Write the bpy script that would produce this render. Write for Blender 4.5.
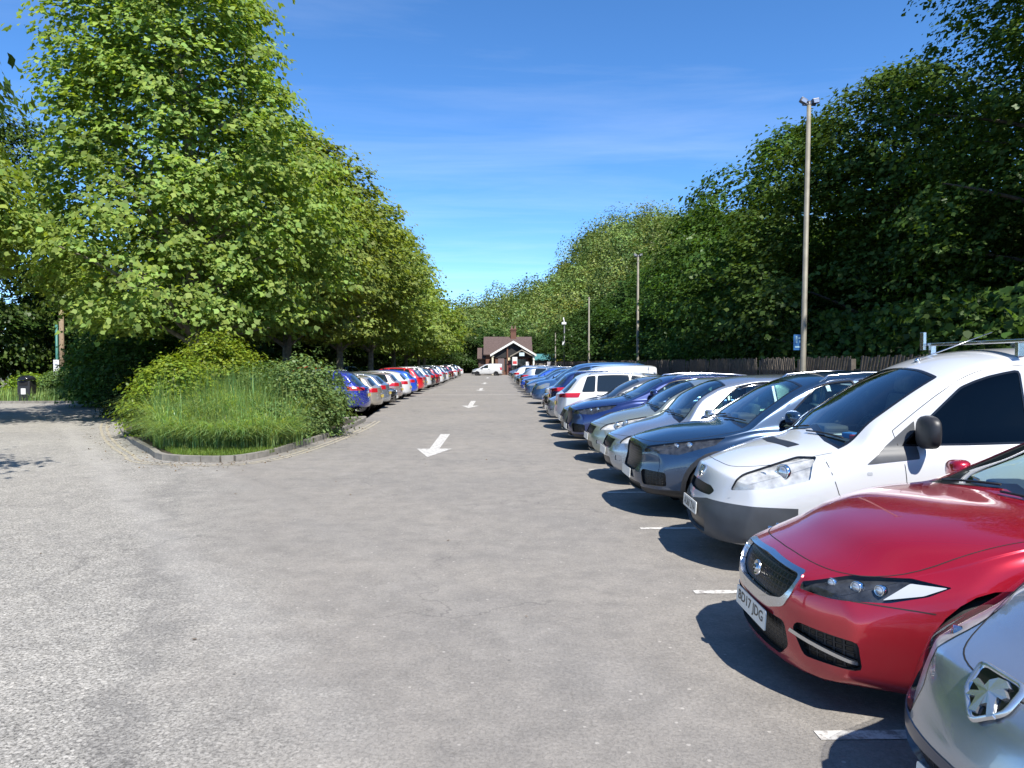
import bpy, bmesh, math, random
import numpy as np
from mathutils import Vector, Matrix
from mathutils.bvhtree import BVHTree
R = math.radians
scene = bpy.context.scene
for _o in list(bpy.data.objects):
    bpy.data.objects.remove(_o)
col = scene.collection

# ---------------------------------------------------------------- camera
F_PX, CAM_H = 740.0, 1.77
cam_d = bpy.data.cameras.new('camera')
cam = bpy.data.objects.new('camera', cam_d)
col.objects.link(cam)
cam_d.sensor_width = 36.0
cam_d.lens = 36.0 * F_PX / 1024.0
cam_d.clip_start = 0.05
cam_d.clip_end = 4000
cam.location = (0, 0, CAM_H)
cam.rotation_euler = (R(90 - math.degrees(math.atan(21 / F_PX))), 0, -math.atan(17 / F_PX))
scene.camera = cam
scene.render.resolution_x, scene.render.resolution_y = 1024, 768

# ---------------------------------------------------------------- sky, sun, exposure
SUN_DIR = Vector((0.34, -0.66, 1.0)).normalized()      # points at the sun
sun_el = math.asin(SUN_DIR.z)
sun_az = math.atan2(SUN_DIR.x, SUN_DIR.y)               # clockwise from +Y
world = bpy.data.worlds.new('World')
scene.world = world
world.use_nodes = True
wn = world.node_tree
wn.nodes.clear()
def N(nt, kind, **kw):
    n = nt.nodes.new(kind)
    for k, v in kw.items():
        if k.startswith('i_'):
            n.inputs[k[2:].replace('_', ' ')].default_value = v
        else:
            setattr(n, k, v)
    return n
sky = N(wn, 'ShaderNodeTexSky', sky_type='NISHITA', sun_disc=False)
sky.sun_elevation = sun_el
sky.sun_rotation = sun_az
sky.altitude = 1200
sky.air_density = 0.68
sky.dust_density = 0.0
sky.ozone_density = 3.5
bg = N(wn, 'ShaderNodeBackground')
bg.inputs['Strength'].default_value = 0.15
wout = N(wn, 'ShaderNodeOutputWorld')
# thin high cirrus, laid out on the sky dome by direction
tc = N(wn, 'ShaderNodeTexCoord')
sep = N(wn, 'ShaderNodeSeparateXYZ')
wn.links.new(tc.outputs['Generated'], sep.inputs[0])
mx = N(wn, 'ShaderNodeMath', operation='MAXIMUM'); mx.inputs[1].default_value = 0.06
wn.links.new(sep.outputs['Z'], mx.inputs[0])
dx = N(wn, 'ShaderNodeMath', operation='DIVIDE'); dy = N(wn, 'ShaderNodeMath', operation='DIVIDE')
wn.links.new(sep.outputs['X'], dx.inputs[0]); wn.links.new(mx.outputs[0], dx.inputs[1])
wn.links.new(sep.outputs['Y'], dy.inputs[0]); wn.links.new(mx.outputs[0], dy.inputs[1])
cmb = N(wn, 'ShaderNodeCombineXYZ')
wn.links.new(dx.outputs[0], cmb.inputs[0]); wn.links.new(dy.outputs[0], cmb.inputs[1])
mp = N(wn, 'ShaderNodeMapping')
mp.inputs['Rotation'].default_value = (0, 0, R(-16))
mp.inputs['Scale'].default_value = (0.30, 0.80, 1)
mp.inputs['Location'].default_value = (4.3, 2.1, 0)
wn.links.new(cmb.outputs[0], mp.inputs[0])
nz = N(wn, 'ShaderNodeTexNoise'); nz.inputs['Scale'].default_value = 1.1; nz.inputs['Detail'].default_value = 9
nz.inputs['Roughness'].default_value = 0.62; nz.inputs['Distortion'].default_value = 0.5
wn.links.new(mp.outputs[0], nz.inputs['Vector'])
cr = N(wn, 'ShaderNodeMapRange'); cr.inputs['From Min'].default_value = 0.46; cr.inputs['From Max'].default_value = 0.85
cr.inputs['To Min'].default_value = 0.0; cr.inputs['To Max'].default_value = 0.15; cr.clamp = True
wn.links.new(nz.outputs['Fac'], cr.inputs['Value'])
hs = N(wn, 'ShaderNodeHueSaturation'); hs.inputs['Saturation'].default_value = 1.19; hs.inputs['Value'].default_value = 1.14
wn.links.new(sky.outputs[0], hs.inputs['Color'])
mixc = N(wn, 'ShaderNodeMix', data_type='RGBA')
mixc.inputs[7].default_value = (6.0, 6.3, 6.6, 1)
wn.links.new(cr.outputs[0], mixc.inputs[0]); wn.links.new(hs.outputs[0], mixc.inputs[6])
wn.links.new(mixc.outputs[2], bg.inputs['Color']); wn.links.new(bg.outputs[0], wout.inputs[0])

sun_d = bpy.data.lights.new('sun', 'SUN')
sun_d.energy = 5.0
sun_d.angle = R(0.53)
sun_d.color = (1.0, 0.955, 0.88)
sun = bpy.data.objects.new('sun', sun_d)
col.objects.link(sun)
sun.rotation_euler = SUN_DIR.to_track_quat('Z', 'Y').to_euler()
sun.location = (20, -30, 60)

vs = scene.view_settings
scene.display_settings.display_device = 'sRGB'
vs.view_transform = 'Standard'
try: vs.look = 'None'
except Exception: pass
vs.gamma = 1.0
vs.exposure = 0.72
vs.use_curve_mapping = False
scene.cycles.max_bounces = 6
scene.cycles.diffuse_bounces = 3
scene.cycles.glossy_bounces = 3
scene.cycles.transmission_bounces = 4
scene.cycles.transparent_max_bounces = 10
scene.cycles.caustics_reflective = False
scene.cycles.caustics_refractive = False
scene.cycles.sample_clamp_indirect = 6

# ---------------------------------------------------------------- helpers
def tag(o, label=None, cat=None, group=None, kind=None):
    if label: o['label'] = label
    if cat: o['category'] = cat
    if group: o['group'] = group
    if kind: o['kind'] = kind
    return o
def link(o, parent=None):
    col.objects.link(o)
    if parent is not None: o.parent = parent
    return o
def empty(name, loc=(0, 0, 0), rz=0, parent=None):
    o = bpy.data.objects.new(name, None)
    o.empty_display_size = 0.3
    o.location = loc; o.rotation_euler = (0, 0, rz)
    return link(o, parent)
def obj_from_bm(name, bm, mats, parent=None, smooth=False):
    me = bpy.data.meshes.new(name)
    bm.normal_update()
    bm.to_mesh(me); bm.free()
    for m in (mats if isinstance(mats, (list, tuple)) else [mats]): me.materials.append(m)
    if smooth: me.polygons.foreach_set('use_smooth', [True] * len(me.polygons))
    o = bpy.data.objects.new(name, me)
    return link(o, parent)
def children_of(o):
    return list(o.children)
def copy_tree(o, parent=None):
    c = o.copy(); col.objects.link(c); c.parent = parent
    for ch in children_of(o): copy_tree(ch, c)
    return c
def add_box(bm, c, s, mi=0, bev=0.0, rot=None):
    r = bmesh.ops.create_cube(bm, size=1.0)
    vs_ = r['verts']
    M = Matrix.Translation(Vector(c)) @ (rot.to_4x4() if rot else Matrix.Identity(4)) @ Matrix.Diagonal((s[0], s[1], s[2], 1))
    bmesh.ops.transform(bm, matrix=M, verts=vs_)
    fs = set(f for v in vs_ for f in v.link_faces)
    for f in fs: f.material_index = mi
    if bev > 0:
        es = list(set(e for v in vs_ for e in v.link_edges))
        rr = bmesh.ops.bevel(bm, geom=es, offset=bev, segments=2, affect='EDGES', profile=0.6)
        for f in rr['faces']: f.material_index = mi
    return vs_
def add_tube(bm, pts, rads, seg=8, mi=0, cap=True):
    pts = [Vector(p) for p in pts]
    if not isinstance(rads, (list, tuple)): rads = [rads] * len(pts)
    rings = []
    up = None
    for i, p in enumerate(pts):
        d = (pts[min(i + 1, len(pts) - 1)] - pts[max(i - 1, 0)]).normalized()
        if up is None:
            up = Vector((0, 0, 1)) if abs(d.z) < 0.9 else Vector((1, 0, 0))
        a = d.cross(up).normalized(); b = a.cross(d).normalized(); up = b
        rings.append([bm.verts.new(p + (a * math.cos(t) + b * math.sin(t)) * rads[i]) for t in [2 * math.pi * k / seg for k in range(seg)]])
    for i in range(len(rings) - 1):
        for k in range(seg):
            f = bm.faces.new((rings[i][k], rings[i + 1][k], rings[i + 1][(k + 1) % seg], rings[i][(k + 1) % seg]))
            f.material_index = mi; f.smooth = True
    if cap:
        f = bm.faces.new(rings[0]); f.material_index = mi
        f = bm.faces.new(list(reversed(rings[-1]))); f.material_index = mi
def add_lathe(bm, prof, seg=32, mi=0, M=None):
    """prof: (r, h) pairs, turned round local Z; M places it."""
    M = M or Matrix.Identity(4)
    rings = []
    for r, h in prof:
        if r < 1e-5: rings.append([bm.verts.new(M @ Vector((0, 0, h)))])
        else: rings.append([bm.verts.new(M @ Vector((r * math.cos(2 * math.pi * k / seg), r * math.sin(2 * math.pi * k / seg), h))) for k in range(seg)])
    for i in range(len(rings) - 1):
        a, b = rings[i], rings[i + 1]
        for k in range(seg):
            k2 = (k + 1) % seg
            vv = []
            for v in ((a[k % len(a)]), (a[k2 % len(a)]), (b[k2 % len(b)]), (b[k % len(b)])):
                if v not in vv: vv.append(v)
            if len(vv) >= 3:
                f = bm.faces.new(vv); f.material_index = mi; f.smooth = True
def add_prism(bm, poly, M, depth, mi=0):
    """poly: 2D outline in the local XY plane, extruded depth along local Z, placed by M."""
    a = [bm.verts.new(M @ Vector((p[0], p[1], 0))) for p in poly]
    b = [bm.verts.new(M @ Vector((p[0], p[1], depth))) for p in poly]
    n = len(poly)
    bm.faces.new(list(reversed(a))).material_index = mi
    bm.faces.new(b).material_index = mi
    for i in range(n):
        bm.faces.new((a[i], a[(i + 1) % n], b[(i + 1) % n], b[i])).material_index = mi
def frame_matrix(o, x, y, z):
    m = Matrix((x, y, z)).transposed().to_4x4()
    m.translation = Vector(o)
    return m

# ---------------------------------------------------------------- materials
def new_mat(name):
    m = bpy.data.materials.new(name); m.use_nodes = True
    return m, m.node_tree, m.node_tree.nodes['Principled BSDF']
def flat(name, c, rough=0.5, metal=0.0, coat=0.0, spec=0.5, noise=0.0, nscale=8.0, bump=0.0):
    m, nt, b = new_mat(name)
    b.inputs['Base Color'].default_value = (*c, 1)
    b.inputs['Roughness'].default_value = rough
    b.inputs['Metallic'].default_value = metal
    b.inputs['Coat Weight'].default_value = coat
    b.inputs['Coat Roughness'].default_value = 0.03
    b.inputs['Specular IOR Level'].default_value = spec
    if noise > 0 or bump > 0:
        t = N(nt, 'ShaderNodeTexCoord'); n = N(nt, 'ShaderNodeTexNoise')
        n.inputs['Scale'].default_value = nscale; n.inputs['Detail'].default_value = 6
        nt.links.new(t.outputs['Object'], n.inputs['Vector'])
        if noise > 0:
            mr = N(nt, 'ShaderNodeMapRange'); mr.inputs['From Min'].default_value = 0.3; mr.inputs['From Max'].default_value = 0.7
            mr.inputs['To Min'].default_value = 1 - noise; mr.inputs['To Max'].default_value = 1 + noise
            nt.links.new(n.outputs['Fac'], mr.inputs['Value'])
            v = N(nt, 'ShaderNodeVectorMath', operation='SCALE'); v.inputs[0].default_value = c
            nt.links.new(mr.outputs[0], v.inputs['Scale']); nt.links.new(v.outputs[0], b.inputs['Base Color'])
        if bump > 0:
            bp = N(nt, 'ShaderNodeBump'); bp.inputs['Strength'].default_value = bump; bp.inputs['Distance'].default_value = 0.02
            nt.links.new(n.outputs['Fac'], bp.inputs['Height']); nt.links.new(bp.outputs[0], b.inputs['Normal'])
    return m
def paint(name, c, metal=0.35, rough=0.32, coat=1.0):
    """car paint: lacquered outside, dark trim cloth on the inner side of the shell, faint dust"""
    m, nt, b = new_mat(name)
    b.inputs['Metallic'].default_value = metal
    b.inputs['Coat Weight'].default_value = coat
    b.inputs['Coat Roughness'].default_value = 0.025
    g = N(nt, 'ShaderNodeNewGeometry')
    t = N(nt, 'ShaderNodeTexCoord'); n = N(nt, 'ShaderNodeTexNoise')
    n.inputs['Scale'].default_value = 2.2; n.inputs['Detail'].default_value = 7; n.inputs['Roughness'].default_value = 0.65
    nt.links.new(t.outputs['Object'], n.inputs['Vector'])
    # road dust, thicker near the sills
    s = N(nt, 'ShaderNodeSeparateXYZ'); nt.links.new(t.outputs['Object'], s.inputs[0])
    mr = N(nt, 'ShaderNodeMapRange'); mr.inputs['From Min'].default_value = 0.75; mr.inputs['From Max'].default_value = 0.2
    mr.inputs['To Min'].default_value = 0.03; mr.inputs['To Max'].default_value = 0.32; nt.links.new(s.outputs['Z'], mr.inputs['Value'])
    mu = N(nt, 'ShaderNodeMath', operation='MULTIPLY'); nt.links.new(mr.outputs[0], mu.inputs[0]); nt.links.new(n.outputs['Fac'], mu.inputs[1])
    d = N(nt, 'ShaderNodeMix', data_type='RGBA'); d.inputs[6].default_value = (*c, 1); d.inputs[7].default_value = (0.22, 0.2, 0.17, 1)
    nt.links.new(mu.outputs[0], d.inputs[0])
    k = N(nt, 'ShaderNodeMix', data_type='RGBA'); k.inputs[7].default_value = (0.03, 0.03, 0.03, 1)
    nt.links.new(g.outputs['Backfacing'], k.inputs[0]); nt.links.new(d.outputs[2], k.inputs[6]); nt.links.new(k.outputs[2], b.inputs['Base Color'])
    rr = N(nt, 'ShaderNodeMapRange'); rr.inputs['To Min'].default_value = rough - 0.05; rr.inputs['To Max'].default_value = rough + 0.12
    nt.links.new(mu.outputs[0], rr.inputs['Value']); nt.links.new(rr.outputs[0], b.inputs['Roughness'])
    return m
def car_glass(name, tint, trans, bias=.05, gmax=.95):
    m = bpy.data.materials.new(name); m.use_nodes = True; nt = m.node_tree; nt.nodes.clear()
    o = N(nt, 'ShaderNodeOutputMaterial')
    tr = N(nt, 'ShaderNodeBsdfTransparent'); tr.inputs[0].default_value = (tint[0] * trans, tint[1] * trans, tint[2] * trans, 1)
    gl = N(nt, 'ShaderNodeBsdfGlossy'); gl.inputs['Roughness'].default_value = 0.02; gl.inputs['Color'].default_value = (0.95, 0.97, 1, 1)
    lw = N(nt, 'ShaderNodeLayerWeight'); lw.inputs['Blend'].default_value = 0.5
    fr = N(nt, 'ShaderNodeMath', operation='POWER'); fr.inputs[1].default_value = 4.0; nt.links.new(lw.outputs['Facing'], fr.inputs[0])
    mr = N(nt, 'ShaderNodeMath', operation='MULTIPLY_ADD'); mr.inputs[1].default_value = gmax; mr.inputs[2].default_value = bias; mr.use_clamp = True
    nt.links.new(fr.outputs[0], mr.inputs[0])
    mi = N(nt, 'ShaderNodeMixShader'); nt.links.new(mr.outputs[0], mi.inputs[0]); nt.links.new(tr.outputs[0], mi.inputs[1]); nt.links.new(gl.outputs[0], mi.inputs[2])
    nt.links.new(mi.outputs[0], o.inputs[0])
    m.use_transparent_shadow = True
    return m
M_ = {}
M_['glass'] = car_glass('windscreen_glass', (0.74, 0.88, 0.84), 0.95, .07)
M_['glass_dark'] = car_glass('tinted_glass', (0.5, 0.6, 0.65), 0.08, .02, .8)
M_['glass_far'] = flat('far_window_glass', (0.012, 0.017, 0.02), 0.04, spec=0.9)
M_['lens'] = car_glass('lamp_lens', (1, 1, 1), 0.96, .04, .30)
M_['black_gloss'] = flat('black_gloss_trim', (0.012, 0.012, 0.013), 0.12)
M_['black'] = flat('black_plastic', (0.022, 0.022, 0.024), 0.45, noise=0.2, nscale=30)
M_['grey_plastic'] = flat('grey_bumper_plastic', (0.055, 0.06, 0.068), 0.5, noise=0.18, nscale=5)
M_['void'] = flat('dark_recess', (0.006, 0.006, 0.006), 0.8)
M_['seam'] = flat('panel_gap', (0.01, 0.01, 0.01), 0.8)
M_['chrome'] = flat('chrome', (0.85, 0.86, 0.88), 0.07, metal=1.0)
M_['badge_metal'] = flat('badge_metal', (0.66, 0.68, 0.70), 0.22, metal=.85)
M_['satin'] = flat('satin_chrome', (0.62, 0.63, 0.65), 0.24, metal=1.0)
M_['tyre'] = flat('tyre_rubber', (0.025, 0.025, 0.025), 0.85, noise=0.3, nscale=20)
M_['alloy'] = flat('alloy_rim', (0.45, 0.46, 0.48), 0.28, metal=0.9)
M_['alloy_dark'] = flat('dark_alloy', (0.07, 0.07, 0.075), 0.3, metal=0.7)
M_['reflector'] = flat('lamp_reflector', (0.62, 0.62, 0.60), 0.28, metal=.25, noise=.4, nscale=11)
M_['lamp_dark'] = flat('lamp_inner_dark', (0.055, 0.057, 0.06), 0.2, metal=0.4, noise=.7, nscale=16)
M_['daylamp'] = flat('daytime_lamp', (0.42, 0.44, 0.46), 0.25, coat=1)
M_['amber'] = flat('amber_lens', (0.8, 0.25, 0.02), 0.15, coat=1)
M_['red_lens'] = flat('red_tail_lens', (0.42, 0.012, 0.02), 0.12, coat=1)
M_['seat'] = flat('seat_cloth', (0.11, 0.112, 0.118), 0.9, noise=0.2, nscale=30)
M_['seat_light'] = flat('grey_seat_cloth', (0.16, 0.16, 0.16), 0.9)
M_['dash'] = flat('dashboard', (0.06, 0.06, 0.062), 0.6)
M_['plate_white'] = flat('plate_white', (0.74, 0.74, 0.7), 0.35, coat=0.3, noise=0.06, nscale=12)
M_['plate_yellow'] = flat('plate_yellow', (0.75, 0.55, 0.04), 0.35, coat=0.3)
M_['ink'] = flat('plate_ink', (0.012, 0.012, 0.012), 0.4)
M_['white_plastic'] = flat('white_plastic', (0.75, 0.75, 0.74), 0.4)
M_['paper'] = flat('paper', (0.75, 0.75, 0.72), 0.8)
M_['red_cloth'] = flat('red_wrapper', (0.5, 0.03, 0.03), 0.5)
M_['blue_cloth'] = flat('blue_wrapper', (0.05, 0.2, 0.55), 0.5)

# ================================================================ vehicles
def pchip(pts):
    xs = [p[0] for p in pts]; ys = [p[1] for p in pts]; n = len(xs)
    h = [xs[i + 1] - xs[i] for i in range(n - 1)]
    d = [(ys[i + 1] - ys[i]) / h[i] for i in range(n - 1)]
    m = [0.0] * n
    m[0], m[-1] = d[0], d[-1]
    for i in range(1, n - 1):
        if d[i - 1] * d[i] > 0:
            w1, w2 = 2 * h[i] + h[i - 1], h[i] + 2 * h[i - 1]
            m[i] = (w1 + w2) / (w1 / d[i - 1] + w2 / d[i])
    def f(x):
        if x <= xs[0]: return ys[0]
        if x >= xs[-1]: return ys[-1]
        i = 0
        while x > xs[i + 1]: i += 1
        t = (x - xs[i]) / h[i]
        return ((2 * t**3 - 3 * t * t + 1) * ys[i] + (t**3 - 2 * t * t + t) * h[i] * m[i]
                + (-2 * t**3 + 3 * t * t) * ys[i + 1] + (t**3 - t * t) * h[i] * m[i + 1])
    return f

def shrink(poly, d):
    """inset a convex outline by d"""
    n = len(poly)
    area = sum(poly[i][0] * poly[(i + 1) % n][1] - poly[(i + 1) % n][0] * poly[i][1] for i in range(n))
    sg = 1 if area > 0 else -1
    out = []
    for i in range(n):
        p0, p1, p2 = Vector(poly[i - 1]), Vector(poly[i]), Vector(poly[(i + 1) % n])
        e1, e2 = (p1 - p0).normalized(), (p2 - p1).normalized()
        n1 = Vector((-e1.y, e1.x)) * sg; n2 = Vector((-e2.y, e2.x)) * sg
        b = n1 + n2
        b = b / max(0.35, b.length_squared / 2)
        out.append(tuple(p1 + b * d))
    return out
def rounded(poly, r, k=3):
    n = len(poly); out = []
    for i in range(n):
        p0, p1, p2 = Vector(poly[i - 1]), Vector(poly[i]), Vector(poly[(i + 1) % n])
        a = p1 + (p0 - p1).normalized() * min(r, (p0 - p1).length * 0.45)
        b = p1 + (p2 - p1).normalized() * min(r, (p2 - p1).length * 0.45)
        for j in range(k + 1):
            t = j / k
            out.append(tuple(a * (1 - t)**2 + p1 * 2 * t * (1 - t) + b * t * t))
    return out

class Body:
    """A car shell grown from side, plan and fascia curves; x runs from nose to tail."""
    def __init__(s, sp):
        s.sp = sp; s.L = sp['L']
        s.top, s.belt, s.bot, s.w = pchip(sp['top']), pchip(sp['belt']), pchip(sp['bot']), pchip(sp['w'])
        s.crown = pchip(sp['crown'])
        s.tum = pchip(sp.get('tumble', [(0, .3), (sp['L'], .3)]))
        s.ff, s.fr = pchip(sp['fascia_f']), pchip(sp['fascia_r'])
        s.grow()
    def ring(s, x):
        sp = s.sp
        w, b, B, T = s.w(x), s.bot(x), s.belt(x), s.top(x)
        wS = w - sp.get('sh_in', 0.05)
        zm = b + (B - b) * sp.get('zm', 0.52)
        c = min(s.crown(x), (T - B) * 0.75)
        zc = T - c
        yb = wS - 0.035
        yc = yb - s.tum(x) * max(0, zc - B)
        P = [(0, b), (w * .5, b), (w * .86, b + .005), (w * .955, b + .05), (w * .978, b + (zm - b) * .5), (w, zm), (w * .997, zm + (B - zm) * .45),
             (w - (w - wS) * .45, B - 0.085), (wS, B - 0.02), (yb, B + 0.004 if zc > B + .03 else B + (zc - B) * .3)]
        for t in (0.25, 0.5, 0.75, 0.93): P.append((yb + (yc - yb) * t, P[9][1] + (zc - P[9][1]) * t))
        for t in (0.955, 0.82, 0.62, 0.42, 0.2, 0.0): P.append((yc * t, T - c * t ** 2.3))
        return P
    def grow(s):
        sp = s.sp; L = s.L
        xs = [0, .04, .10, .18]
        x = .27
        while x < L - .24: xs.append(x); x += .095
        xs += [L - .18, L - .10, L - .04, L]
        W0, W1 = s.w(0), s.w(L)
        blf, blr = sp.get('blf', 1.3), sp.get('blr', 0.9)
        def place(xi, y, z):
            xf = sp['plan_f'] * .72 * min(1.12, abs(y) / W0) ** (sp.get('pf', 2.2) + .6) + s.ff(z)
            xr = sp['plan_r'] * min(1.25, abs(y) / W1) ** sp.get('pr', 2.4) + s.fr(z)
            a = max(0, 1 - xi / blf); b = max(0, 1 - (L - xi) / blr)
            return Vector((xi + xf * a - xr * b, y, z))
        rings = []
        P = s.ring(0); zc = (P[0][1] + P[-1][1]) / 2
        full = lambda P: [(y, z) for y, z in P] + [(-y, z) for y, z in reversed(P[1:-1])]
        for c in (.22, .42, .6, .76, .89, .97):
            rings.append([place(0, y * c, zc + (z - zc) * c) for y, z in full(P)])
        for xi in xs: rings.append([place(xi, y, z) for y, z in full(s.ring(xi))])
        P = s.ring(L); zc2 = (P[0][1] + P[-1][1]) / 2
        for c in (.97, .89, .76, .6, .42, .22):
            rings.append([place(L, y * c, zc2 + (z - zc2) * c) for y, z in full(P)])
        bm = bmesh.new()
        R_ = [[bm.verts.new(p) for p in r] for r in rings]
        n = len(R_[0])
        for i in range(len(R_) - 1):
            for k in range(n):
                bm.faces.new((R_[i][k], R_[i + 1][k], R_[i + 1][(k + 1) % n], R_[i][(k + 1) % n]))
        for r, cz, xi, flip in ((R_[0], zc, 0, False), (R_[-1], zc2, L, True)):
            cv = bm.verts.new(place(xi, 0, cz))
            for k in range(n):
                a, b = r[k], r[(k + 1) % n]
                bm.faces.new((cv, b, a) if flip else (cv, a, b))
        bmesh.ops.recalc_face_normals(bm, faces=bm.faces[:])
        me = bpy.data.meshes.new('tmp'); bm.to_mesh(me); bm.free()
        ob = bpy.data.objects.new('tmp', me); col.objects.link(ob)
        md = ob.modifiers.new('s', 'SUBSURF'); md.levels = 1; md.render_levels = 1
        dg = bpy.context.evaluated_depsgraph_get()
        bm = bmesh.new(); bm.from_object(ob, dg)
        bpy.data.objects.remove(ob); bpy.data.meshes.remove(me)
        bm.normal_update()
        s.bvh = BVHTree.FromBMesh(bm)
        # keep the y >= 0 half for cutting
        for v in bm.verts:
            if abs(v.co.y) < 1e-4: v.co.y = 0
        bmesh.ops.delete(bm, geom=[v for v in bm.verts if v.co.y < -1e-5], context='VERTS')
        bm.normal_update()
        s.bm = bm; s.tags = {0: 'body'}
    def uv(s, az, el=0.0):
        n = Vector((-math.cos(az) * math.cos(el), math.sin(az) * math.cos(el), math.sin(el)))
        u = Vector((math.sin(az), math.cos(az), 0)); v = n.cross(u)
        if v.z < 0: v = -v
        return n, u, v
    def cut(s, name, poly, n, u, v, thr=0.12, keep=None, tagid=None):
        """split the shell along a convex outline seen along n and give the inside its own tag"""
        if tagid is None:
            tagid = next((k for k, nm in s.tags.items() if nm == name), None)
            if tagid is None: tagid = len(s.tags); s.tags[tagid] = name
        area = sum(poly[i][0] * poly[(i + 1) % len(poly)][1] - poly[(i + 1) % len(poly)][0] * poly[i][1] for i in range(len(poly)))
        if area < 0: poly = list(reversed(poly))
        us = [p[0] for p in poly]; vs_ = [p[1] for p in poly]
        lo, hi = (min(us), min(vs_)), (max(us), max(vs_))
        def ok(f):
            if f.normal.dot(n) < thr: return False
            if keep and not keep(f.calc_center_median()): return False
            a = [w.co.dot(u) for w in f.verts]; b = [w.co.dot(v) for w in f.verts]
            return max(a) > lo[0] and min(a) < hi[0] and max(b) > lo[1] and min(b) < hi[1]
        fs = [f for f in s.bm.faces if ok(f)]
        m = len(poly)
        def inside(c, eps=1e-5):
            a, b = c.dot(u), c.dot(v)
            for i in range(m):
                p, q = poly[i], poly[(i + 1) % m]
                if (q[0] - p[0]) * (b - p[1]) - (q[1] - p[1]) * (a - p[0]) < -eps: return False
            return True
        for i in range(m):
            p, q = poly[i], poly[(i + 1) % m]
            e = Vector((q[0] - p[0], q[1] - p[1]))
            if e.length < 1e-6: continue
            e.normalize(); pn = u * e.y - v * e.x
            co = u * p[0] + v * p[1]
            g = list(fs) + list(set(x for f in fs for x in f.edges)) + list(set(x for f in fs for x in f.verts))
            r = bmesh.ops.bisect_plane(s.bm, geom=g, dist=1e-5, plane_co=co, plane_no=pn)
            # outward half is done with: keep only what is still inside this edge
            fs = [f for f in r['geom'] if isinstance(f, bmesh.types.BMFace) and f.is_valid and (f.calc_center_median() - co).dot(pn) < 1e-6]
        for f in fs:
            if inside(f.calc_center_median(), 1e-4): f.material_index = tagid
        return tagid
    def side(s, name, poly, **k):
        return s.cut(name, poly, Vector((0, 1, 0)), Vector((1, 0, 0)), Vector((0, 0, 1)), **k)
    def front(s, name, poly, back=False, **k):
        return s.cut(name, poly, Vector((1 if back else -1, 0, 0)), Vector((0, 1, 0)), Vector((0, 0, 1)), **k)
    def cut3(s, name, pts, az, el=0.0, **k):
        """outline given as rough 3D points, seen from azimuth az (0 = from the front, 90 = from the side)"""
        n, u, v = s.uv(R(az), R(el))
        poly = [(Vector(p).dot(u), Vector(p).dot(v)) for p in pts]
        return s.cut(name, rounded(poly, k.pop('r', 0.02), 2), n, u, v, **k)
    def hit(s, o, d):
        r = s.bvh.ray_cast(Vector(o), Vector(d).normalized())
        return (r[0], r[1]) if r[0] is not None else (None, None)
    def seam(s, bm, pts, d, wdt=0.006, mi=1, off=0.0012):
        """a thin dark shut line laid on the shell: points are pushed along d until they meet it"""
        P = []
        for _ in range(2):
            q = [pts[0]]
            for i in range(len(pts) - 1):
                a, b = Vector(pts[i]), Vector(pts[i + 1]); q += [tuple(a.lerp(b, .25)), tuple(a.lerp(b, .75))]
            pts = q + [pts[-1]]
        for i in range(len(pts) - 1):
            a, b = Vector(pts[i]), Vector(pts[i + 1]); k = max(1, int((b - a).length / 0.04))
            for j in range(k + (i == len(pts) - 2)): P.append(a.lerp(b, j / k))
        d = Vector(d).normalized(); H = []
        for p in P:
            h, nn = s.hit(p - d * 3, d)
            if h is not None: H.append((h, nn))
        for sgn in (1, -1):
            prev = None
            for i in range(len(H)):
                h, nn = H[i]
                t = (H[min(i + 1, len(H) - 1)][0] - H[max(i - 1, 0)][0])
                if t.length < 1e-6: continue
                sd = nn.cross(t).normalized() * wdt / 2
                q = [h + sd + nn * off, h - sd + nn * off]
                q = [bm.verts.new((a.x, a.y * sgn, a.z)) for a in q]
                if prev and (prev[0].co - q[0].co).length < 0.2:
                    f = bm.faces.new((prev[0], prev[1], q[1], q[0]) if sgn > 0 else (prev[1], prev[0], q[0], q[1])); f.material_index = mi
                prev = q
            if all(abs(h.y) < 1e-3 for h, _ in H): break
    def extract(s, name, offset=0.0, mirror='both'):
        """(verts, faces) of a tag; mirror: both = merged over the centre, left / right = one side"""
        ids = [k for k, nm in s.tags.items() if nm == name]
        fs = [f for f in s.bm.faces if f.material_index in ids]
        idx = {}; V = []; F = []
        for f in fs:
            row = []
            for v in f.verts:
                if v not in idx:
                    n = Vector(v.normal)
                    if abs(v.co.y) < 1e-5: n.y = 0; n.normalize()
                    idx[v] = len(V); V.append(v.co + n * offset)
                row.append(idx[v])
            F.append(row)
        if mirror == 'left': return V, F
        V2 = [Vector((a.x, -a.y, a.z)) for a in V]
        F2 = [list(reversed(f)) for f in F]
        if mirror == 'right': return V2, F2
        n = len(V)
        return V + V2, F + [[i + n for i in f] for f in F2]
    def islands(s, name):
        """split the tag of a repeated part (windows) into connected pieces, front to back"""
        pass

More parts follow.
